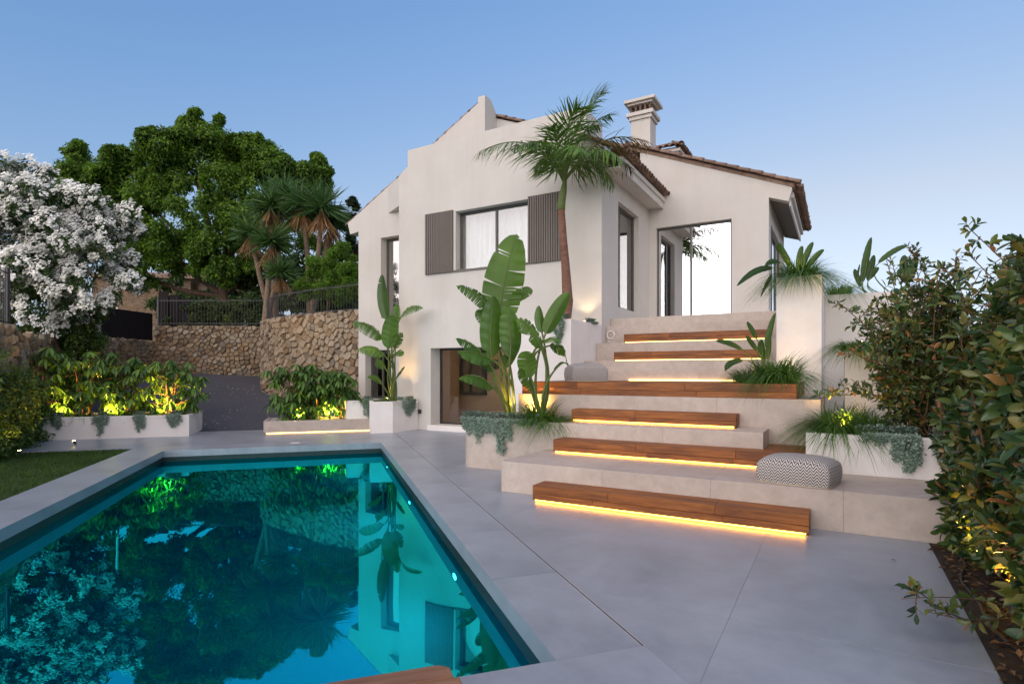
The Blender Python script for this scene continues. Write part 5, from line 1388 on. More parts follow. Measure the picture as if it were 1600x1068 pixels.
# banana plants in the concrete planter (leaf ends placed at their own depth)
def lf(bx, by, tx, ty, w, Yb, Yt, cx=None, cy=None, side=(1, 0.15, 0), **k):
    Yc = (Yb + Yt) / 2
    d = dict(b=tuple(at(bx, by, Yb)), t=tuple(at(tx, ty, Yt)), w=w, side=side)
    d['c'] = tuple(at(cx if cx is not None else (bx + tx) / 2, cy if cy is not None else (by + ty) / 2, Yc)); d.update(k); return d
b1 = tuple(fr('H', -4.55, 7.95, 0.70))
Y1 = b1[1]
big_leaf_plant('banana_plant', 'tall banana plant with broad upright leaves in the concrete planter', 'banana plant', b1, [
    lf(779, 516, 808, 366, 0.76, Y1 - .05, Y1 + .05, 782, 440, tear=0.30, n=30, fold=0.14, r=0.024, tip=0.5),
    lf(768, 560, 772, 462, 0.42, Y1 - .15, Y1 - .2, 764, 510, tear=0.05, fold=0.35, tip=0.5),
    lf(797, 560, 791, 478, 0.42, Y1 - .25, Y1 - .25, 802, 520, tear=0.05, fold=0.3, tip=0.5),
    lf(771, 492, 713, 446, 0.30, Y1 - .05, Y1 - .15, 752, 452, side=(0.35, 0.5, 0.8), tear=0.55, droop=0.3),
    lf(790, 480, 832, 452, 0.30, Y1 + .2, Y1 + .3, 815, 458, side=(0.5, 0.3, 0.7), tear=0.1),
    lf(764, 512, 745, 484, 0.24, Y1 + .1, Y1 + .15, 752, 492, side=(0.8, 0.2, 0.6), tear=0.1),
    lf(772, 580, 712, 528, 0.34, Y1 - .2, Y1 - .4, 745, 530, side=(0.2, 0.7, 0.6), tear=0.45, droop=0.4),
    lf(770, 562, 714, 549, 0.34, Y1 - .3, Y1 - .5, 742, 545, side=(0.2, 0.7, 0.6), tear=0.4, droop=0.4),
    lf(772, 606, 716, 591, 0.28, Y1 - .3, Y1 - .55, 745, 575, side=(0.2, 0.7, 0.6), tear=0.5, droop=0.5),
    lf(790, 575, 812, 528, 0.26, Y1 - .1, Y1 - .1, 800, 545, side=(1, 0.3, 0.2), tear=0.1),
], 'banana', 101, 0.2, 'banana plants in the concrete planter')
b2 = tuple(fr('H', -3.98, 7.85, 0.70)); Y2 = b2[1]
big_leaf_plant('banana_plant', 'shorter banana plant right of the tallest one beside the steps', 'banana plant', b2, [
    lf(852, 522, 889, 456, 0.30, Y2, Y2 + .1, 866, 490, tear=0.0, fold=0.4, tip=0.45),
    lf(847, 520, 842, 477, 0.20, Y2 + .1, Y2 + .15, 842, 500, tear=0.0, fold=0.4),
    lf(836, 520, 806, 500, 0.36, Y2 + .1, Y2 + .1, 820, 497, side=(0.4, 0.5, 0.7), tear=0.3, droop=0.3),
    lf(830, 590, 822, 548, 0.34, Y2 - .15, Y2 - .2, 822, 566, tear=0.05, tip=0.45),
    lf(846, 545, 828, 520, 0.30, Y2 - .1, Y2 - .2, 836, 520, side=(0.5, 0.5, 0.6), tear=0.2),
    lf(858, 540, 885, 565, 0.32, Y2 - .1, Y2 - .15, 880, 535, side=(0.3, 0.6, -0.6), tear=0.35, droop=0.5),
    lf(850, 532, 872, 538, 0.28, Y2 - .05, Y2 - .3, 866, 522, side=(0.3, 0.8, 0.4), tear=0.5, droop=0.4),
    lf(832, 610, 810, 578, 0.24, Y2 - .1, Y2 - .3, 818, 585, side=(0.5, 0.6, 0.5), tear=0.3),
    lf(865, 580, 888, 572, 0.10, Y2 - .2, Y2 - .25, 882, 558, side=(0.6, 0.5, 0.0), tear=0.1),
], 'banana', 102, 0.25, 'banana plants in the concrete planter')
# paddle leaf plant in the box planter
b3 = (-3.06, 14.75, 0.70); Y3 = 14.75
big_leaf_plant('paddle_leaf_plant', 'tall paddle leaf plant with torn arching leaves in the white box planter', 'paddle plant', b3, [
    lf(604, 500, 597, 428, 0.36, Y3, Y3 + .1, 594, 465, tear=0.1, fold=0.45),
    lf(607, 545, 614, 492, 0.46, Y3 - .2, Y3 - .25, 608, 520, tear=0.0, fold=0.15, tip=0.4),
    lf(622, 505, 661, 481, 0.42, Y3 - .1, Y3 - .3, 634, 472, side=(0.2, 0.6, 0.8), tear=0.75, droop=0.5),
    lf(618, 508, 621, 474, 0.28, Y3 + .1, Y3 + .1, 618, 490, tear=0.4),
    lf(598, 530, 550, 503, 0.46, Y3, Y3 - .2, 580, 500, side=(0.2, 0.6, 0.8), tear=0.7, droop=0.5),
    lf(601, 555, 557, 547, 0.40, Y3 - .2, Y3 - .4, 580, 530, side=(0.2, 0.6, 0.8), tear=0.75, droop=0.6),
    lf(616, 545, 630, 520, 0.40, Y3 - .1, Y3 - .1, 624, 525, side=(0.6, 0.3, 0.6), tear=0.5),
    lf(612, 560, 628, 556, 0.36, Y3 - .2, Y3 - .3, 622, 540, side=(0.5, 0.5, 0.5), tear=0.6, droop=0.4),
    lf(597, 600, 574, 590, 0.22, Y3 - .2, Y3 - .4, 586, 584, side=(0.2, 0.7, 0.6), tear=0.2),
    lf(602, 575, 588, 560, 0.30, Y3 - .2, Y3 - .3, 590, 558, side=(0.4, 0.6, 0.6), tear=0.6, droop=0.5),
    lf(620, 590, 632, 572, 0.26, Y3 - .2, Y3 - .25, 630, 574, side=(0.4, 0.6, 0.4), tear=0.6, droop=0.4),
], 'banana', 103, 0.4)
_ps = [o for o in bpy.data.objects if o.name.startswith('paddle_leaf_plant')][0]
part('stem', MB().tube([b3, (-3.07, 14.75, 1.2), (-3.05, 14.76, 1.75)], [0.085, 0.07, 0.03], 10), M['stem'], _ps, smooth=True)
tuft('grass_tuft', 'dark green tuft under the paddle leaf plant in the box planter', (-3.2, 14.6, 0.72), 260, 0.36, 0.22, 104, width=0.012)
tuft('grass_tuft', 'low dark tuft at the left of the white box planter', (-3.95, 15.0, 0.72), 200, 0.34, 0.25, 105, width=0.02)
# strap grasses by the banana plants
tuft('grass_tuft', 'upright green grass tuft between the banana plants and the timber bench', tuple(fr('H', -3.95, 7.68, 0.70)), 620, 0.56, 0.18, 106, width=0.014, curls=(0.3, 0.7, 1.1))
tuft('grass_tuft', 'fine arching grass tuft at the right end of the concrete planter', tuple(fr('H', -3.72, 7.78, 0.70)), 620, 0.56, 0.12, 107, width=0.006, curls=(0.9, 1.2, 1.4))
tuft('grass_tuft', 'wispy grass behind the trunk of the tall banana plant', tuple(fr('H', -4.35, 8.0, 0.70)), 220, 0.5, 0.2, 108, width=0.006)
# bird of paradise and grasses on the timber deck (far right)
b4 = tuple(fr('H', -1.02, 9.5, 1.36)); Y4 = b4[1]
def paddle(label, base, leaves, seed): return big_leaf_plant('bird_of_paradise', label, 'paddle plant', base, leaves, 'strelitzia', seed, 0.0, 'bird of paradise plants')
paddle('bird of paradise with narrow upright leaves in the tuft on the deck', b4, [
    lf(1198, 545, 1212, 488, 0.13, Y4, Y4 + .05, 1203, 515, tear=0, fold=0.4, r=0.009),
    lf(1183, 530, 1167, 502, 0.11, Y4, Y4, 1176, 512, tear=0, fold=0.4, r=0.008),
    lf(1184, 548, 1166, 524, 0.11, Y4 - .1, Y4 - .1, 1174, 532, tear=0, fold=0.4, r=0.008),
    lf(1161, 546, 1118, 532, 0.13, Y4 - .1, Y4 - .2, 1142, 532, side=(0.2, 0.5, 0.8), tear=0, fold=0.3, r=0.008),
    lf(1192, 562, 1190, 530, 0.16, Y4 - .1, Y4 - .1, 1190, 545, tear=0, fold=0.3, r=0.009),
    lf(1162, 562, 1133, 582, 0.12, Y4 - .15, Y4 - .3, 1135, 562, side=(0.3, 0.5, 0.7), tear=0, fold=0.3, r=0.007),
    lf(1200, 560, 1203, 520, 0.12, Y4 - .1, Y4 - .1, 1203, 540, tear=0, fold=0.4, r=0.008),
], 111)
tuft('grass_tuft', 'big arching grass tuft at the right end of the timber deck', tuple(fr('H', -0.72, 8.62, 1.35)), 1300, 0.66, 0.24, 112, width=0.010, curls=(0.4, 0.8, 1.2))
tuft('grass_tuft', 'spreading grass tuft left of the bird of paradise on the deck', tuple(fr('H', -1.12, 8.85, 1.35)), 600, 0.52, 0.20, 113, width=0.008, curls=(0.5, 0.9, 1.3))
# planting on the pillar top
b5 = tuple(fr('H', -0.62, 10.7, 3.02)); Y5 = b5[1]
paddle('bird of paradise on top of the tall white pillar', b5, [
    lf(1208, 418, 1151, 447, 0.15, Y5 - .15, Y5 - .4, 1180, 414, side=(0.3, 0.5, 0.7), tear=0, fold=0.3, r=0.008),
    lf(1220, 410, 1195, 416, 0.13, Y5 - .1, Y5 - .2, 1207, 402, side=(0.3, 0.5, 0.7), tear=0, fold=0.3, r=0.008),
    lf(1206, 430, 1188, 464, 0.12, Y5 - .2, Y5 - .4, 1198, 436, side=(0.6, 0.5, 0.2), tear=0, fold=0.3, r=0.007),
    lf(1252, 422, 1271, 378, 0.15, Y5, Y5, 1264, 390, tear=0, fold=0.35, r=0.009),
    lf(1260, 420, 1288, 390, 0.13, Y5, Y5, 1278, 396, tear=0, fold=0.35, r=0.008),
    lf(1238, 420, 1215, 380, 0.15, Y5, Y5 - .1, 1222, 388, tear=0, fold=0.3, r=0.008),
    lf(1246, 424, 1254, 384, 0.14, Y5, Y5, 1252, 392, tear=0, fold=0.35, r=0.008),
], 121)
tuft('grass_tuft', 'bushy grass tuft on top of the tall white pillar', tuple(fr('H', -0.55, 10.5, 3.0)), 1100, 0.62, 0.26, 122, width=0.012, curls=(0.4, 0.8, 1.2, 1.5))
tuft('grass_tuft', 'drooping grass fringe hanging over the pillar front', tuple(fr('H', -0.62, 10.30, 3.0)), 260, 0.42, 0.12, 123, width=0.005, curls=(1.4, 1.7), mat='silver', squash=(1.6, 0.6))
tuft('grass_tuft', 'grass tuft trailing from the planter wall right of the pillar', tuple(fr('H', 0.02, 12.6, 3.0)), 420, 0.62, 0.22, 124, width=0.008, curls=(0.7, 1.2, 1.6))
# planting right: tufts in the white planter, lit ones in the terraced planters
tuft('grass_tuft', 'large arching grass tuft at the left end of the white planter', tuple(fr('H', -0.02, 7.62, 0.78)), 1000, 0.58, 0.22, 131, width=0.009, curls=(0.6, 1.0, 1.4))
tuft('grass_tuft', 'dense grass tuft second from the left in the white planter', tuple(fr('H', 0.28, 7.85, 0.78)), 800, 0.60, 0.22, 132, width=0.009, curls=(0.5, 0.9, 1.3))
tuft('grass_tuft', 'shadowy grass tuft behind the lit tufts of the white planter', tuple(fr('H', 0.05, 8.3, 0.78)), 600, 0.62, 0.25, 133, width=0.010, curls=(0.5, 0.9, 1.3))
tuft('grass_tuft', 'yellow lit tuft spilling from the terraced planter', tuple(fr('H', 0.25, 9.72, 1.83)), 800, 0.40, 0.24, 134, width=0.010, curls=(0.8, 1.2, 1.6))
tuft('grass_tuft', 'dark tuft at the foot of the pillar behind the white planter', tuple(fr('H', -0.05, 9.2, 0.4)), 420, 0.95, 0.25, 135, width=0.012, curls=(0.4, 0.8))
b6 = tuple(fr('H', 0.95, 12.9, 2.95)); Y6 = b6[1]
paddle('bird of paradise against the sky behind the red leaved shrub', b6, [
    lf(1348, 442, 1362, 370, 0.20, Y6, Y6, 1356, 398, tear=0, fold=0.4, r=0.012),
    lf(1372, 412, 1419, 384, 0.17, Y6, Y6 - .2, 1400, 388, side=(0.3, 0.4, 0.8), tear=0, fold=0.35, r=0.010),
    lf(1356, 440, 1366, 398, 0.18, Y6, Y6, 1366, 410, tear=0, fold=0.35, r=0.010),
    lf(1346, 448, 1335, 420, 0.16, Y6, Y6, 1340, 428, tear=0, fold=0.35, r=0.010),
    lf(1358, 436, 1374, 418, 0.16, Y6, Y6, 1366, 424, tear=0, fold=0.35, r=0.010),
    lf(1340, 436, 1344, 412, 0.06, Y6, Y6, 1341, 424, tear=0, fold=0.35, r=0.008),
], 136)
b7 = tuple(fr('H', 1.9, 10.2, 1.8)); Y7 = b7[1]
paddle('second bird of paradise further right against the sky', b7, [
    lf(1418, 445, 1414, 398, 0.19, Y7, Y7, 1414, 412, tear=0, fold=0.35, r=0.010),
    lf(1421, 442, 1434, 401, 0.19, Y7, Y7, 1430, 412, tear=0, fold=0.35, r=0.010),
    lf(1414, 436, 1404, 420, 0.14, Y7, Y7, 1408, 426, tear=0, fold=0.35, r=0.010),
], 137)

# king palm in front of the house
pb = fr('H', -5.02, 10.95, 2.5)
palm = thing('palm_tree', 'slender palm with brown trunk in front of the house window', 'palm', tuple(pb))
Yp = pb.y
tr_pts = [pb, at(887, 470, Yp), at(884, 420, Yp), at(880, 370, Yp), at(877, 326, Yp)]
part('trunk', MB().tube(tr_pts, [0.145, 0.115, 0.092, 0.078, 0.072], 14), M['palm_trunk'], palm, smooth=True)
cs = part('crownshaft', MB().tube([at(877, 328, Yp), at(877, 318, Yp), at(880, 300, Yp), at(884, 275, Yp)], [0.083, 0.088, 0.075, 0.03], 12), M['stem'], palm, smooth=True)
LEAFLET = (np.array([(0, -0.35, 0), (0, 0.35, 0), (0.35, -0.5, -0.02), (0.35, 0.5, -0.02), (0.7, -0.36, -0.13), (0.7, 0.36, -0.13), (1, 0, -0.30)], float), [(0, 1, 3, 2), (2, 3, 5, 4), (4, 5, 6)])
rng = np.random.default_rng(141)
def frond(p0, c, p1, L, mat='palm', n=42, droop=0.45, w=0.028):
    mid = bez(p0, c, p1, 26)
    tng = norm(np.gradient(mid, axis=0))
    tpar = np.linspace(0.16, 0.995, n); idx = tpar * 25
    pos = np.stack([np.interp(idx, range(26), mid[:, k]) for k in range(3)], 1); T = norm(np.stack([np.interp(idx, range(26), tng[:, k]) for k in range(3)], 1))
    side = norm(np.cross(T, np.array([0, 0, 1.0]) + rng.normal(scale=0.05, size=T.shape))); up = np.cross(side, T)
    prof = np.sin(np.clip(tpar * 0.86 + 0.12, 0, 1) * math.pi) ** 0.6 * 0.85 + 0.15
    parts_ = []
    for sg in (-1, 1):
        d = norm(sg * side * 0.95 + T * (0.55 + 0.9 * tpar[:, None] ** 2) + up * 0.22 * rng.uniform(0.2, 1.4, (n, 1)) - np.array([0, 0, droop]) * rng.uniform(0.5, 1.4, (n, 1)) + rng.normal(scale=0.17, size=T.shape))
        parts_.append(inst(LEAFLET, pos, d, up + np.array([0, 0, 0.4]), L * 1.08 * prof * rng.uniform(0.75, 1.15, n), w * rng.uniform(0.7, 1.2, n)))
    v, f = join(*parts_)
    o = partnp('frond', v, f, M[mat], palm, smooth=True)
    part('rachis', MB().tube([tuple(p) for p in mid], list(np.linspace(0.026, 0.004, 26)), 6), M['stem'], o, smooth=True)
k0 = at(881, 285, Yp)
def fp(px, py, dY): return at(px, py, Yp + dY)
frond(k0, fp(885, 205, 0), fp(940, 146, -0.1), 0.74, droop=0.05, n=60)
frond(k0, fp(872, 215, -0.3), fp(862, 198, -0.7), 0.55, droop=0.25)
frond(k0, fp(838, 190, -0.5), fp(748, 238, -1.0), 0.66, droop=0.55)
frond(k0, fp(858, 205, -0.3), fp(800, 232, -0.9), 0.60, droop=0.5)
frond(k0, fp(935, 190, -0.2), fp(1010, 222, -0.3), 0.62, droop=0.6, mat='palm_dry')
frond(k0, fp(925, 205, -0.5), fp(972, 250, -1.1), 0.60, droop=0.6)
frond(k0, fp(932, 205, 0.4), fp(985, 262, 0.6), 0.62, droop=0.6, mat='palm_dry')
frond(k0, fp(866, 205, 0.5), fp(830, 225, 0.7), 0.55, droop=0.45)
frond(k0, fp(890, 205, -0.8), fp(905, 235, -1.5), 0.55, droop=0.5)
frond(k0, fp(902, 195, 0.5), fp(935, 195, 0.8), 0.58, droop=0.35)
frond(k0, fp(928, 215, 0.1), fp(958, 290, 0.2), 0.60, droop=0.7)
frond(k0, fp(856, 225, 0.2), fp(836, 262, 0.3), 0.50, droop=0.6)
frond(k0, fp(905, 190, 0.1), fp(952, 180, 0.3), 0.60, droop=0.35)
frond(k0, fp(878, 185, -0.4), fp(905, 168, -0.7), 0.60, droop=0.15)

# vine on the left stone wall and lit bed
rng = np.random.default_rng(151)
vn = thing('climbing_vine', 'climbing vine with small leaves on the left stone wall above the lawn', 'vine', (-9.4, 10.6, -0.03))
cs_ = []; st = []
for k in range(34):
    t = rng.uniform(0, 0.62); w0 = np.array((-9.10 - 2.5 * t, 9.4 + 4.9 * t, 0.0)); hz = 1.95 - 0.6 * t
    hh = hz * rng.uniform(0.5, 1.0)
    pts = [w0 + np.array([rng.normal(scale=0.07) + 0.12, rng.normal(scale=0.1), z]) for z in np.linspace(0, hh, 6)]
    st.append((pts, [0.012, 0.011, 0.009, 0.008, 0.006, 0.004]))
    for z in np.linspace(0.05, hh, int(12 * hh) + 3):
        cs_.append(w0 + np.array([rng.normal(scale=0.12) + 0.16, rng.normal(scale=0.16), z]))
part('stems', tubes(st, 5), M['stem_brown'], vn)
P_, D_, N_ = clump_leaves(cs_, [0.16] * len(cs_), 24, rng, shell=0.2, up=0.3, flat=1.0)
N_ = norm(N_ + np.array([0.5, -0.5, 0.2]))
v, f = inst(LEAF, P_, D_, N_, 0.085 * rng.uniform(0.6, 1.3, len(P_)), 0.05)
tag(partnp('foliage', v, f, M['vine'], vn), kind='stuff')
# lawn blades
rng = np.random.default_rng(153)
m = 42000
q_, p_ = rng.uniform(-7.6, -3.62, m), rng.uniform(4.8, 13.17, m)
c_, s_ = math.cos(ANG['P']), math.sin(ANG['P'])
pos = np.stack([c_ * q_ - s_ * p_, s_ * q_ + c_ * p_, np.full(m, -0.036)], 1)
d = norm(np.array([0, 0, 1.0]) + rng.normal(scale=0.45, size=(m, 3)) * np.array([1, 1, 0]))
v, f = inst((np.array([(0, -0.5, 0), (0, 0.5, 0), (1, 0, 0.15)], float), np.array([(0, 1, 2)])), pos, d, rng.normal(size=(m, 3)), 0.045 * rng.uniform(0.6, 1.3, m), 0.010)
gr = mesh_obj('lawn_grass', v, f, M['lawn']); tag(gr, 'short mown grass left of the pool', 'grass', kind='stuff')

# ================================================================== RIGHT HEDGE AND SHRUBS
rng = np.random.default_rng(161)
LEAFOBJ = []
for k in range(5):
    tv, tf = OVAL
    vv = tv.copy(); vv[:, 1] *= 0.40 + 0.04 * k; vv[:, 2] *= 0.6 + 0.35 * k
    me = bpy.data.meshes.new('leaf'); me.from_pydata(vv.tolist(), [], tf); me.polygons.foreach_set('use_smooth', [True] * len(me.polygons)); me.materials.append(M['photinia']); me.update()
    LEAFOBJ.append(me)
def photinia_obj_mat():
    m, nt, out = new_mat('photinia_single_leaf'); L = nt.links
    oi = nt.nodes.new('ShaderNodeObjectInfo').outputs['Random']
    r1 = ramp(nt, [(0.024, 0.056, 0.022), (0.060, 0.115, 0.030), (0.125, 0.165, 0.038), (0.24, 0.21, 0.05), (0.33, 0.13, 0.06)], [0.0, 0.36, 0.64, 0.90, 1.0]); L.new(oi, r1.inputs[0])
    b = nt.nodes.new('ShaderNodeBsdfPrincipled'); b.inputs['Roughness'].default_value = 0.27; b.inputs['Specular IOR Level'].default_value = 0.55
    L.new(r1.outputs[0], b.inputs['Base Color']); t = nt.nodes.new('ShaderNodeBsdfTranslucent'); L.new(r1.outputs[0], t.inputs[0])
    mx = nt.nodes.new('ShaderNodeMixShader'); mx.inputs[0].default_value = 0.22; L.new(b.outputs[0], mx.inputs[1]); L.new(t.outputs[0], mx.inputs[2]); L.new(mx.outputs[0], out.inputs[0]); return m
M['photinia_one'] = photinia_obj_mat()
for me in LEAFOBJ: me.materials[0] = M['photinia_one']
def leaf_shrub(name, label, base, stems, n_whorl, leaf, seed, singles=0, mat='photinia', cat='shrub', inner=0, group=None, spread=0.10, stem_r=0.012):
    """stems: list of (p0, ctrl, p1) world; whorls of leaves along twigs from the stems"""
    rng = np.random.default_rng(seed)
    root = thing(name, label, cat, tuple(base), 'W', group)
    sp = []; tw = []
    for (p0, c, p1) in stems:
        mid = bez(p0, c, p1, 9); sp.append((mid, list(np.linspace(stem_r, stem_r * 0.35, 9))))
        for k in range(n_whorl):
            t = rng.uniform(0.12, 1.0) ** 0.8; i = min(8, int(t * 8)); p = mid[i] + (mid[min(8, i + 1)] - mid[i]) * rng.random()
            dr = norm(rng.normal(size=3) + np.array([0, 0, 0.45])); L = spread * rng.uniform(0.6, 2.0)
            e = p + dr * L; sp.append(([p, (p + e) / 2 + rng.normal(scale=0.008, size=3), e], [0.004, 0.003, 0.002])); tw.append((e, dr, L))
    part('branches', tubes(sp, 5), M['stem_brown'], root, smooth=True)
    P_, D_, N_, S_ = [], [], [], []
    for (e, dr, L) in tw:
        m = rng.integers(5, 9)
        a = norm(np.cross(dr, rng.normal(size=3))); b = np.cross(dr, a)
        for k in range(m):
            t = 2 * math.pi * (k * 0.382) + rng.normal(scale=0.2); rad = a * math.cos(t) + b * math.sin(t)
            q = k / m
            dd = norm(rad * (1.0 - 0.6 * q) + dr * (0.35 + 0.8 * q)); P_.append(e - dr * L * 0.75 * (1 - q)); D_.append(dd); N_.append(norm(dr * (1.0 - 0.4 * q) - rad * 0.3 + np.array([0, 0, 0.3]))); S_.append(leaf * rng.uniform(0.6, 1.15) * (1.1 - 0.35 * q))
    P_, D_, N_, S_ = map(np.array, (P_, D_, N_, S_))
    # the leaves nearest the camera become single parts
    order = np.argsort(np.linalg.norm(P_ - np.array([0, 0, 1.5]), axis=1))
    one = order[:singles]; rest = order[singles:]
    for i in one:
        o = bpy.data.objects.new('leaf', LEAFOBJ[rng.integers(0, 5)]); COL.objects.link(o); o.parent = root
        d = Vector(D_[i]).normalized(); s = Vector(N_[i]).cross(d).normalized(); n2 = d.cross(s)
        o.matrix_local = Matrix.Translation(Vector(P_[i]) - Vector(base)) @ Matrix((d, s, n2)).transposed().to_4x4() @ Matrix.Scale(S_[i], 4)
    if len(rest):
        tv = OVAL[0].copy(); tv[:, 2] *= 1.2
        v, f = inst((tv, OVAL[1]), P_[rest], D_[rest], N_[rest], S_[rest], S_[rest] * 0.44)
        tag(partnp('foliage', v, f, M[mat], root, smooth=True), kind='stuff')
    return root
def hw(a, b, z): return np.array(fr('H', a, b, z))
def hstems(n, a0, a1, b0, b1, z0, zmin, zmax, lean, rng):
    out = []
    for k in range(n):
        a, b = rng.uniform(a0, a1), rng.uniform(b0, b1); h = rng.uniform(zmin, zmax)
        p0 = hw(a, b, z0); p1 = hw(a + rng.normal(scale=lean) - lean * 0.3, b + rng.normal(scale=lean), h)
        out.append((p0, (p0 + p1) / 2 + rng.normal(scale=0.07, size=3), p1))
    return out
# four hedge plants along the bed, from near to far
hs = [('dense photinia hedge plant nearest the camera at the right edge', 0.90, 1.60, 2.9, 3.7, 0.9, 2.05, 150, 171), ('photinia hedge plant with bronze tips, second from the camera', 0.94, 1.70, 3.7, 4.5, 0.9, 2.45, 90, 172),
      ('photinia hedge plant with reddish tips, third from the camera', 0.98, 1.9, 4.5, 5.4, 0.9, 2.4, 40, 173), ('photinia hedge plant overhanging the end of the lowest step', 0.92, 1.9, 5.4, 6.3, 0.5, 1.35, 20, 174)]
for (lb, a0, a1, b0, b1, z0, z1, sg, sd) in hs:
    rg = np.random.default_rng(sd)
    stx = hstems(54, a0, a1, b0, b1, -0.02, z0 * 0.35, z1, 0.13, rg)
    leaf_shrub('photinia_hedge', lb, tuple(fr('H', (a0 + a1) / 2, (b0 + b1) / 2, -0.03)), stx, 34, 0.125, sd + 100, singles=sg, group='photinia plants of the right hedge', spread=0.085)
# tall shrub against the sky at the right edge
rg = np.random.default_rng(175)
leaf_shrub('tall_shrub', 'tall small leaved shrub against the sky at the right edge', tuple(fr('H', 2.0, 6.2, -0.03)), [(hw(1.9 + rg.normal(scale=.2), 6.2 + rg.normal(scale=.4), 0), hw(2.0 + rg.normal(scale=.2), 6.2 + rg.normal(scale=.3), 1.6), hw(2.05 + rg.normal(scale=.42), 6.1 + rg.normal(scale=.5), rg.uniform(1.8, 3.25))) for k in range(60)], 32, 0.10, 176, spread=0.11)
# red leaved shrub in the white planter
rg = np.random.default_rng(177)
leaf_shrub('red_leaf_shrub', 'loose bronze and red leaved shrub in the white planter before the wall', tuple(fr('H', 0.95, 8.0, 0.8)), [(hw(0.95 + rg.normal(scale=.14), 8.0 + rg.normal(scale=.15), 0.8), hw(0.85 + rg.normal(scale=.24), 8.0 + rg.normal(scale=.2), 1.4), hw(0.78 + rg.normal(scale=.40), 8.0 + rg.normal(scale=.35), rg.uniform(1.2, 3.0))) for k in range(62)], 30, 0.095, 178, spread=0.12)
rg = np.random.default_rng(179)
leaf_shrub('bronze_shrub', 'bronze tipped shrub between the red leaved shrub and the near hedge', tuple(fr('H', 1.6, 7.6, 0.8)), [(hw(1.6 + rg.normal(scale=.2), 7.7 + rg.normal(scale=.3), 0.5), hw(1.6 + rg.normal(scale=.2), 7.7 + rg.normal(scale=.2), 1.2), hw(1.5 + rg.normal(scale=.40), 7.6 + rg.normal(scale=.4), rg.uniform(1.0, 2.75))) for k in range(56)], 30, 0.11, 180, spread=0.11)
sk = thing('stake', 'pale wooden stake at the foot of the red leaved shrub', 'stake', tuple(fr('H', 0.98, 7.7, 0.75)))
part('stake', MB().tube([fr('H', 0.98, 7.7, 0.70), fr('H', 0.95, 7.7, 1.25)], 0.028, 8), M['wood_pale'], sk)
# low sprig reaching over the paving
rg = np.random.default_rng(181)
sb = at(1560, 965, 3.25)
leaf_shrub('low_sprig', 'single leafy sprig reaching out of the hedge over the paving', tuple(sb), [(np.array(at(1580, 950, 3.35)), np.array(at(1510, 925, 3.3)), np.array(at(1408, 935, 3.2))), (np.array(at(1585, 965, 3.3)), np.array(at(1520, 975, 3.2)), np.array(at(1450, 955, 3.1)))], 5, 0.085, 182, singles=60, cat='branch', spread=0.05, stem_r=0.005)
# black railing glimpsed through the shrubs
fence('iron_railing', 'black railing glimpsed through the shrubs at right', [tuple(fr('H', 2.3, 9.2)[:2]), tuple(fr('H', 3.8, 9.2)[:2])], 0.9, 1.9, 0.11)

# ================================================================== SMALL THINGS
def litter(label, px, py, s, z=0.004):
    Y = FPX * (EYE - z) / (py - HYP); p = at(px, py, Y)
    r = thing('fallen_leaf', label, 'leaf', (p.x, p.y, z), 'W', 'fallen leaves')
    v, f = inst(OVAL, np.array([[p.x, p.y, z + 0.012]]), np.array([[1, 0.2, -0.05]]), np.array([[0.1, 0, 1.0]]), s, s * 0.45)
    partnp('blade', v, f, M['dry_leaf'], r)
litter('dry leaf on the paving before the lowest timber bench', 905, 803, 0.05)
litter('tiny dry leaf beside the one before the lowest bench', 921, 799, 0.025)
litter('dry leaf on the paving near the hedge', 1392, 876, 0.05)
litter('dry leaf on the lowest step before the white planter', 1383, 744, 0.06, R1 + 0.004)
rng = np.random.default_rng(191)
m = 420
q_, p_ = rng.uniform(-4.5, 0.5, m), rng.uniform(16.5, 24, m)
pos = np.stack([c_ * q_ - s_ * p_, s_ * q_ + c_ * p_, (p_ - 16.45) * 0.14 + 0.0], 1)
v, f = inst(HEX, pos, rng.normal(size=(m, 3)) * np.array([1, 1, 0.1]), np.array([[0, 0, 1.0]]) + rng.normal(scale=0.2, size=(m, 3)), 0.035, 0.035)
tag(mesh_obj('fallen_petals', v, f, M['petal']), 'scattered pale petals on the dark driveway', 'petals', kind='stuff')

rng = np.random.default_rng(201)
m = 900
aa, bb = rng.uniform(0.71, 1.5, m), rng.uniform(1.5, 6.15, m)
cH, sH = math.cos(ANG['H']), math.sin(ANG['H'])
pos = np.stack([cH * aa - sH * bb, sH * aa + cH * bb, rng.uniform(0.002, 0.02, m)], 1)
v, f = inst(LEAF, pos, rng.normal(size=(m, 3)) * np.array([1, 1, 0.15]), np.array([[0, 0, 1.0]]) + rng.normal(scale=0.3, size=(m, 3)), rng.uniform(0.03, 0.09, m), 0.03)
tag(mesh_obj('leaf_litter', v, f, M['litter']), 'brown leaf litter on the soil under the right hedge', 'leaf litter', kind='stuff')
hp_ = thing('irrigation_hose', 'thin black irrigation hose along the soil of the right hedge', 'hose', tuple(fr('H', 0.8, 4.5, 0)))
part('hose', MB().tube([fr('H', 0.82 + 0.05 * math.sin(b * 2.3) + 0.02 * math.sin(b * 7), b, 0.012) for b in np.linspace(1.8, 6.1, 40)], 0.010, 6), M['metal'], hp_, smooth=True)

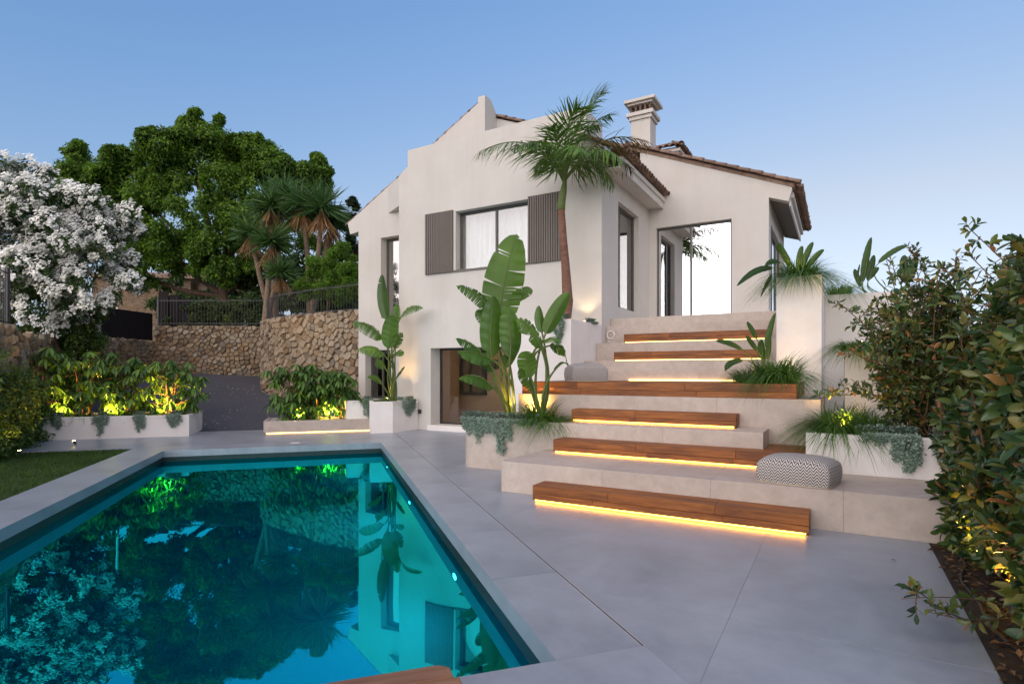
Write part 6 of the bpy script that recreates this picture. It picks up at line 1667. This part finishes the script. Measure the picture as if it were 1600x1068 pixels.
# ================================================================== GARDEN LIGHTS
def uplight(label, pos, aim, power, size=95, blend=0.6, col=(1.0, 0.54, 0.11), show=True, group='warm garden spotlights'):
    r = thing('garden_spotlight', label, 'spotlight', tuple(pos), 'W', group)
    d = (Vector(aim) - Vector(pos)).normalized(); p = Vector(pos)
    part('spike', MB().tube([p, p + Vector((0, 0, 0.06))], 0.008, 6), M['metal'], r)
    h0 = p + Vector((0, 0, 0.07))
    part('housing', MB().tube([h0 - d * 0.05, h0 + d * 0.03], [0.022, 0.028], 10), M['metal'], r, smooth=True)
    part('lens', MB().tube([h0 + d * 0.031, h0 + d * 0.034], 0.024, 10), M['lampface'], r)
    ld = bpy.data.lights.new('lamp', 'SPOT'); ld.energy = power; ld.color = col; ld.spot_size = R(size); ld.spot_blend = blend; ld.shadow_soft_size = 0.025
    lo = bpy.data.objects.new('lamp', ld); COL.objects.link(lo); lo.parent = r
    lo.location = h0 + d * 0.045 - p; lo.rotation_euler = d.to_track_quat('-Z', 'Y').to_euler()
    return r
U3 = Vector((0, 0, 1))
def pv(q, p, z): return pr(q, p, z)
uplight('spotlight in the drive planter under the second umbrella plant', pv(-5.75, 15.36, 0.47), pv(-5.5, 16.0, 1.15), 60, 120)
uplight('spotlight in the drive planter below the yellow lit leaves', pv(-4.75, 15.36, 0.47), pv(-4.6, 16.0, 1.1), 100, 120)
uplight('spotlight in the drive planter near the asphalt corner', pv(-3.62, 15.36, 0.47), pv(-3.65, 16.0, 1.0), 110, 120)
uplight('spotlight in the low planter left of centre', pv(-0.62, 15.26, 0.30), pv(-0.5, 15.9, 0.85), 140, 125)
uplight('spotlight in the low planter right of centre', pv(0.12, 15.26, 0.30), pv(0.1, 15.9, 0.85), 150, 125)
uplight('spotlight in the box planter behind the tuft', Vector((-3.25, 14.75, 0.74)), Vector((-3.05, 14.85, 1.8)), 19.2)
uplight('spotlight at the house wall in the box planter', fr('H', -9.80, 11.62, 0.74), fr('H', -9.75, 11.84, 1.9), 5, 50, col=(1.0, 0.72, 0.42))
uplight('spotlight on the lawn edge below the vine', Vector((-9.15, 11.9, -0.02)), Vector((-9.5, 11.6, 1.2)), 25.6, 110)
uplight('spotlight behind the vine near the left edge', Vector((-9.0, 10.4, -0.02)), Vector((-9.3, 10.5, 1.2)), 12.8, 110)
uplight('spotlight in the palm planter washing the house wall', fr('H', -4.80, 11.55, 2.52), fr('H', -5.0, 11.84, 4.2), 5, 100, col=(1.0, 0.72, 0.42))
uplight('spotlight behind the banana plants at the concrete wall', fr('H', -4.18, 7.98, 0.75), fr('H', -4.2, 8.15, 1.0), 22.4, 120)
uplight('spotlight under the tall banana leaves', fr('H', -4.45, 7.75, 0.75), fr('H', -4.55, 8.0, 2.2), 12.8, 70)
uplight('spotlight in the grass tuft on the timber deck', fr('H', -0.98, 8.75, 1.37), fr('H', -0.95, 9.2, 2.2), 26, 120)
uplight('spotlight at the foot of the pillar washing it', fr('H', -0.70, 10.08, 1.37), fr('H', -0.6, 10.2, 2.4), 1.0, 90, col=(1.0, 0.72, 0.42))
uplight('spotlight in the grass tuft at the left of the white planter', fr('H', 0.02, 7.5, 0.79), fr('H', 0.05, 7.9, 1.5), 26, 120)
uplight('spotlight between the dark tufts behind the white planter', fr('H', 0.05, 8.9, 0.5), fr('H', 0.1, 9.3, 1.6), 5, 120)
uplight('spotlight in the terraced planter tuft', fr('H', 0.30, 9.74, 1.85), fr('H', 0.3, 10.2, 2.6), 12, 75)
uplight('spotlight in the upper planter wall beside the pillar', fr('H', 0.20, 12.55, 3.02), fr('H', 0.3, 12.9, 3.6), 14, 90)
uplight('spotlight in the tuft on the pillar top', fr('H', -0.55, 10.4, 3.02), fr('H', -0.5, 10.9, 3.6), 4, 120)
uplight('spotlight in the hedge bed at the end of the lowest step', fr('H', 0.95, 5.75, -0.02), fr('H', 1.25, 5.6, 1.0), 26, 130)
uplight('spotlight in the hedge bed in the middle', fr('H', 0.95, 4.6, -0.02), fr('H', 1.25, 4.5, 1.0), 26, 130)
uplight('spotlight in the hedge bed near the camera', fr('H', 0.95, 3.9, -0.02), fr('H', 1.25, 3.8, 1.0), 22, 130)
uplight('spotlight behind the railing of the driveway end wall, left one', Vector(at(300, 503, 24.6)), Vector(at(305, 480, 25.2)), 32.0, 110)
uplight('spotlight behind the railing of the driveway end wall, right one', Vector(at(355, 503, 24.6)), Vector(at(358, 480, 25.2)), 32.0, 110)
# pool lamps in the right wall
for k, p in enumerate((5.1, 8.0, 11.0)):
    r = thing('pool_lamp', ['round underwater lamp in the right pool wall nearest the camera', 'round underwater lamp in the middle of the right pool wall', 'round underwater lamp near the far end of the right pool wall'][k], 'lamp', (Q1, p, -0.62), 'P', 'underwater pool lamps')
    part('bezel', MB().box(Q1 - 0.02, Q1 - 0.001, p - 0.07, p + 0.07, -0.69, -0.55), M['steel'], r, bevel=0.008)
    part('lens', MB().box(Q1 - 0.026, Q1 - 0.021, p - 0.045, p + 0.045, -0.665, -0.575), M['pool_lens'], r)
    ld = bpy.data.lights.new('lamp', 'SPOT'); ld.energy = 17; ld.color = (0.75, 1.0, 1.0); ld.spot_size = R(125); ld.spot_blend = 1.0; ld.shadow_soft_size = 0.05
    lo = bpy.data.objects.new('lamp', ld); COL.objects.link(lo); lo.parent = r
    lo.location = (-0.08, 0, 0); lo.rotation_euler = Vector((-1, 0, -0.9)).to_track_quat('-Z', 'Y').to_euler()
print('objects', len(bpy.data.objects))
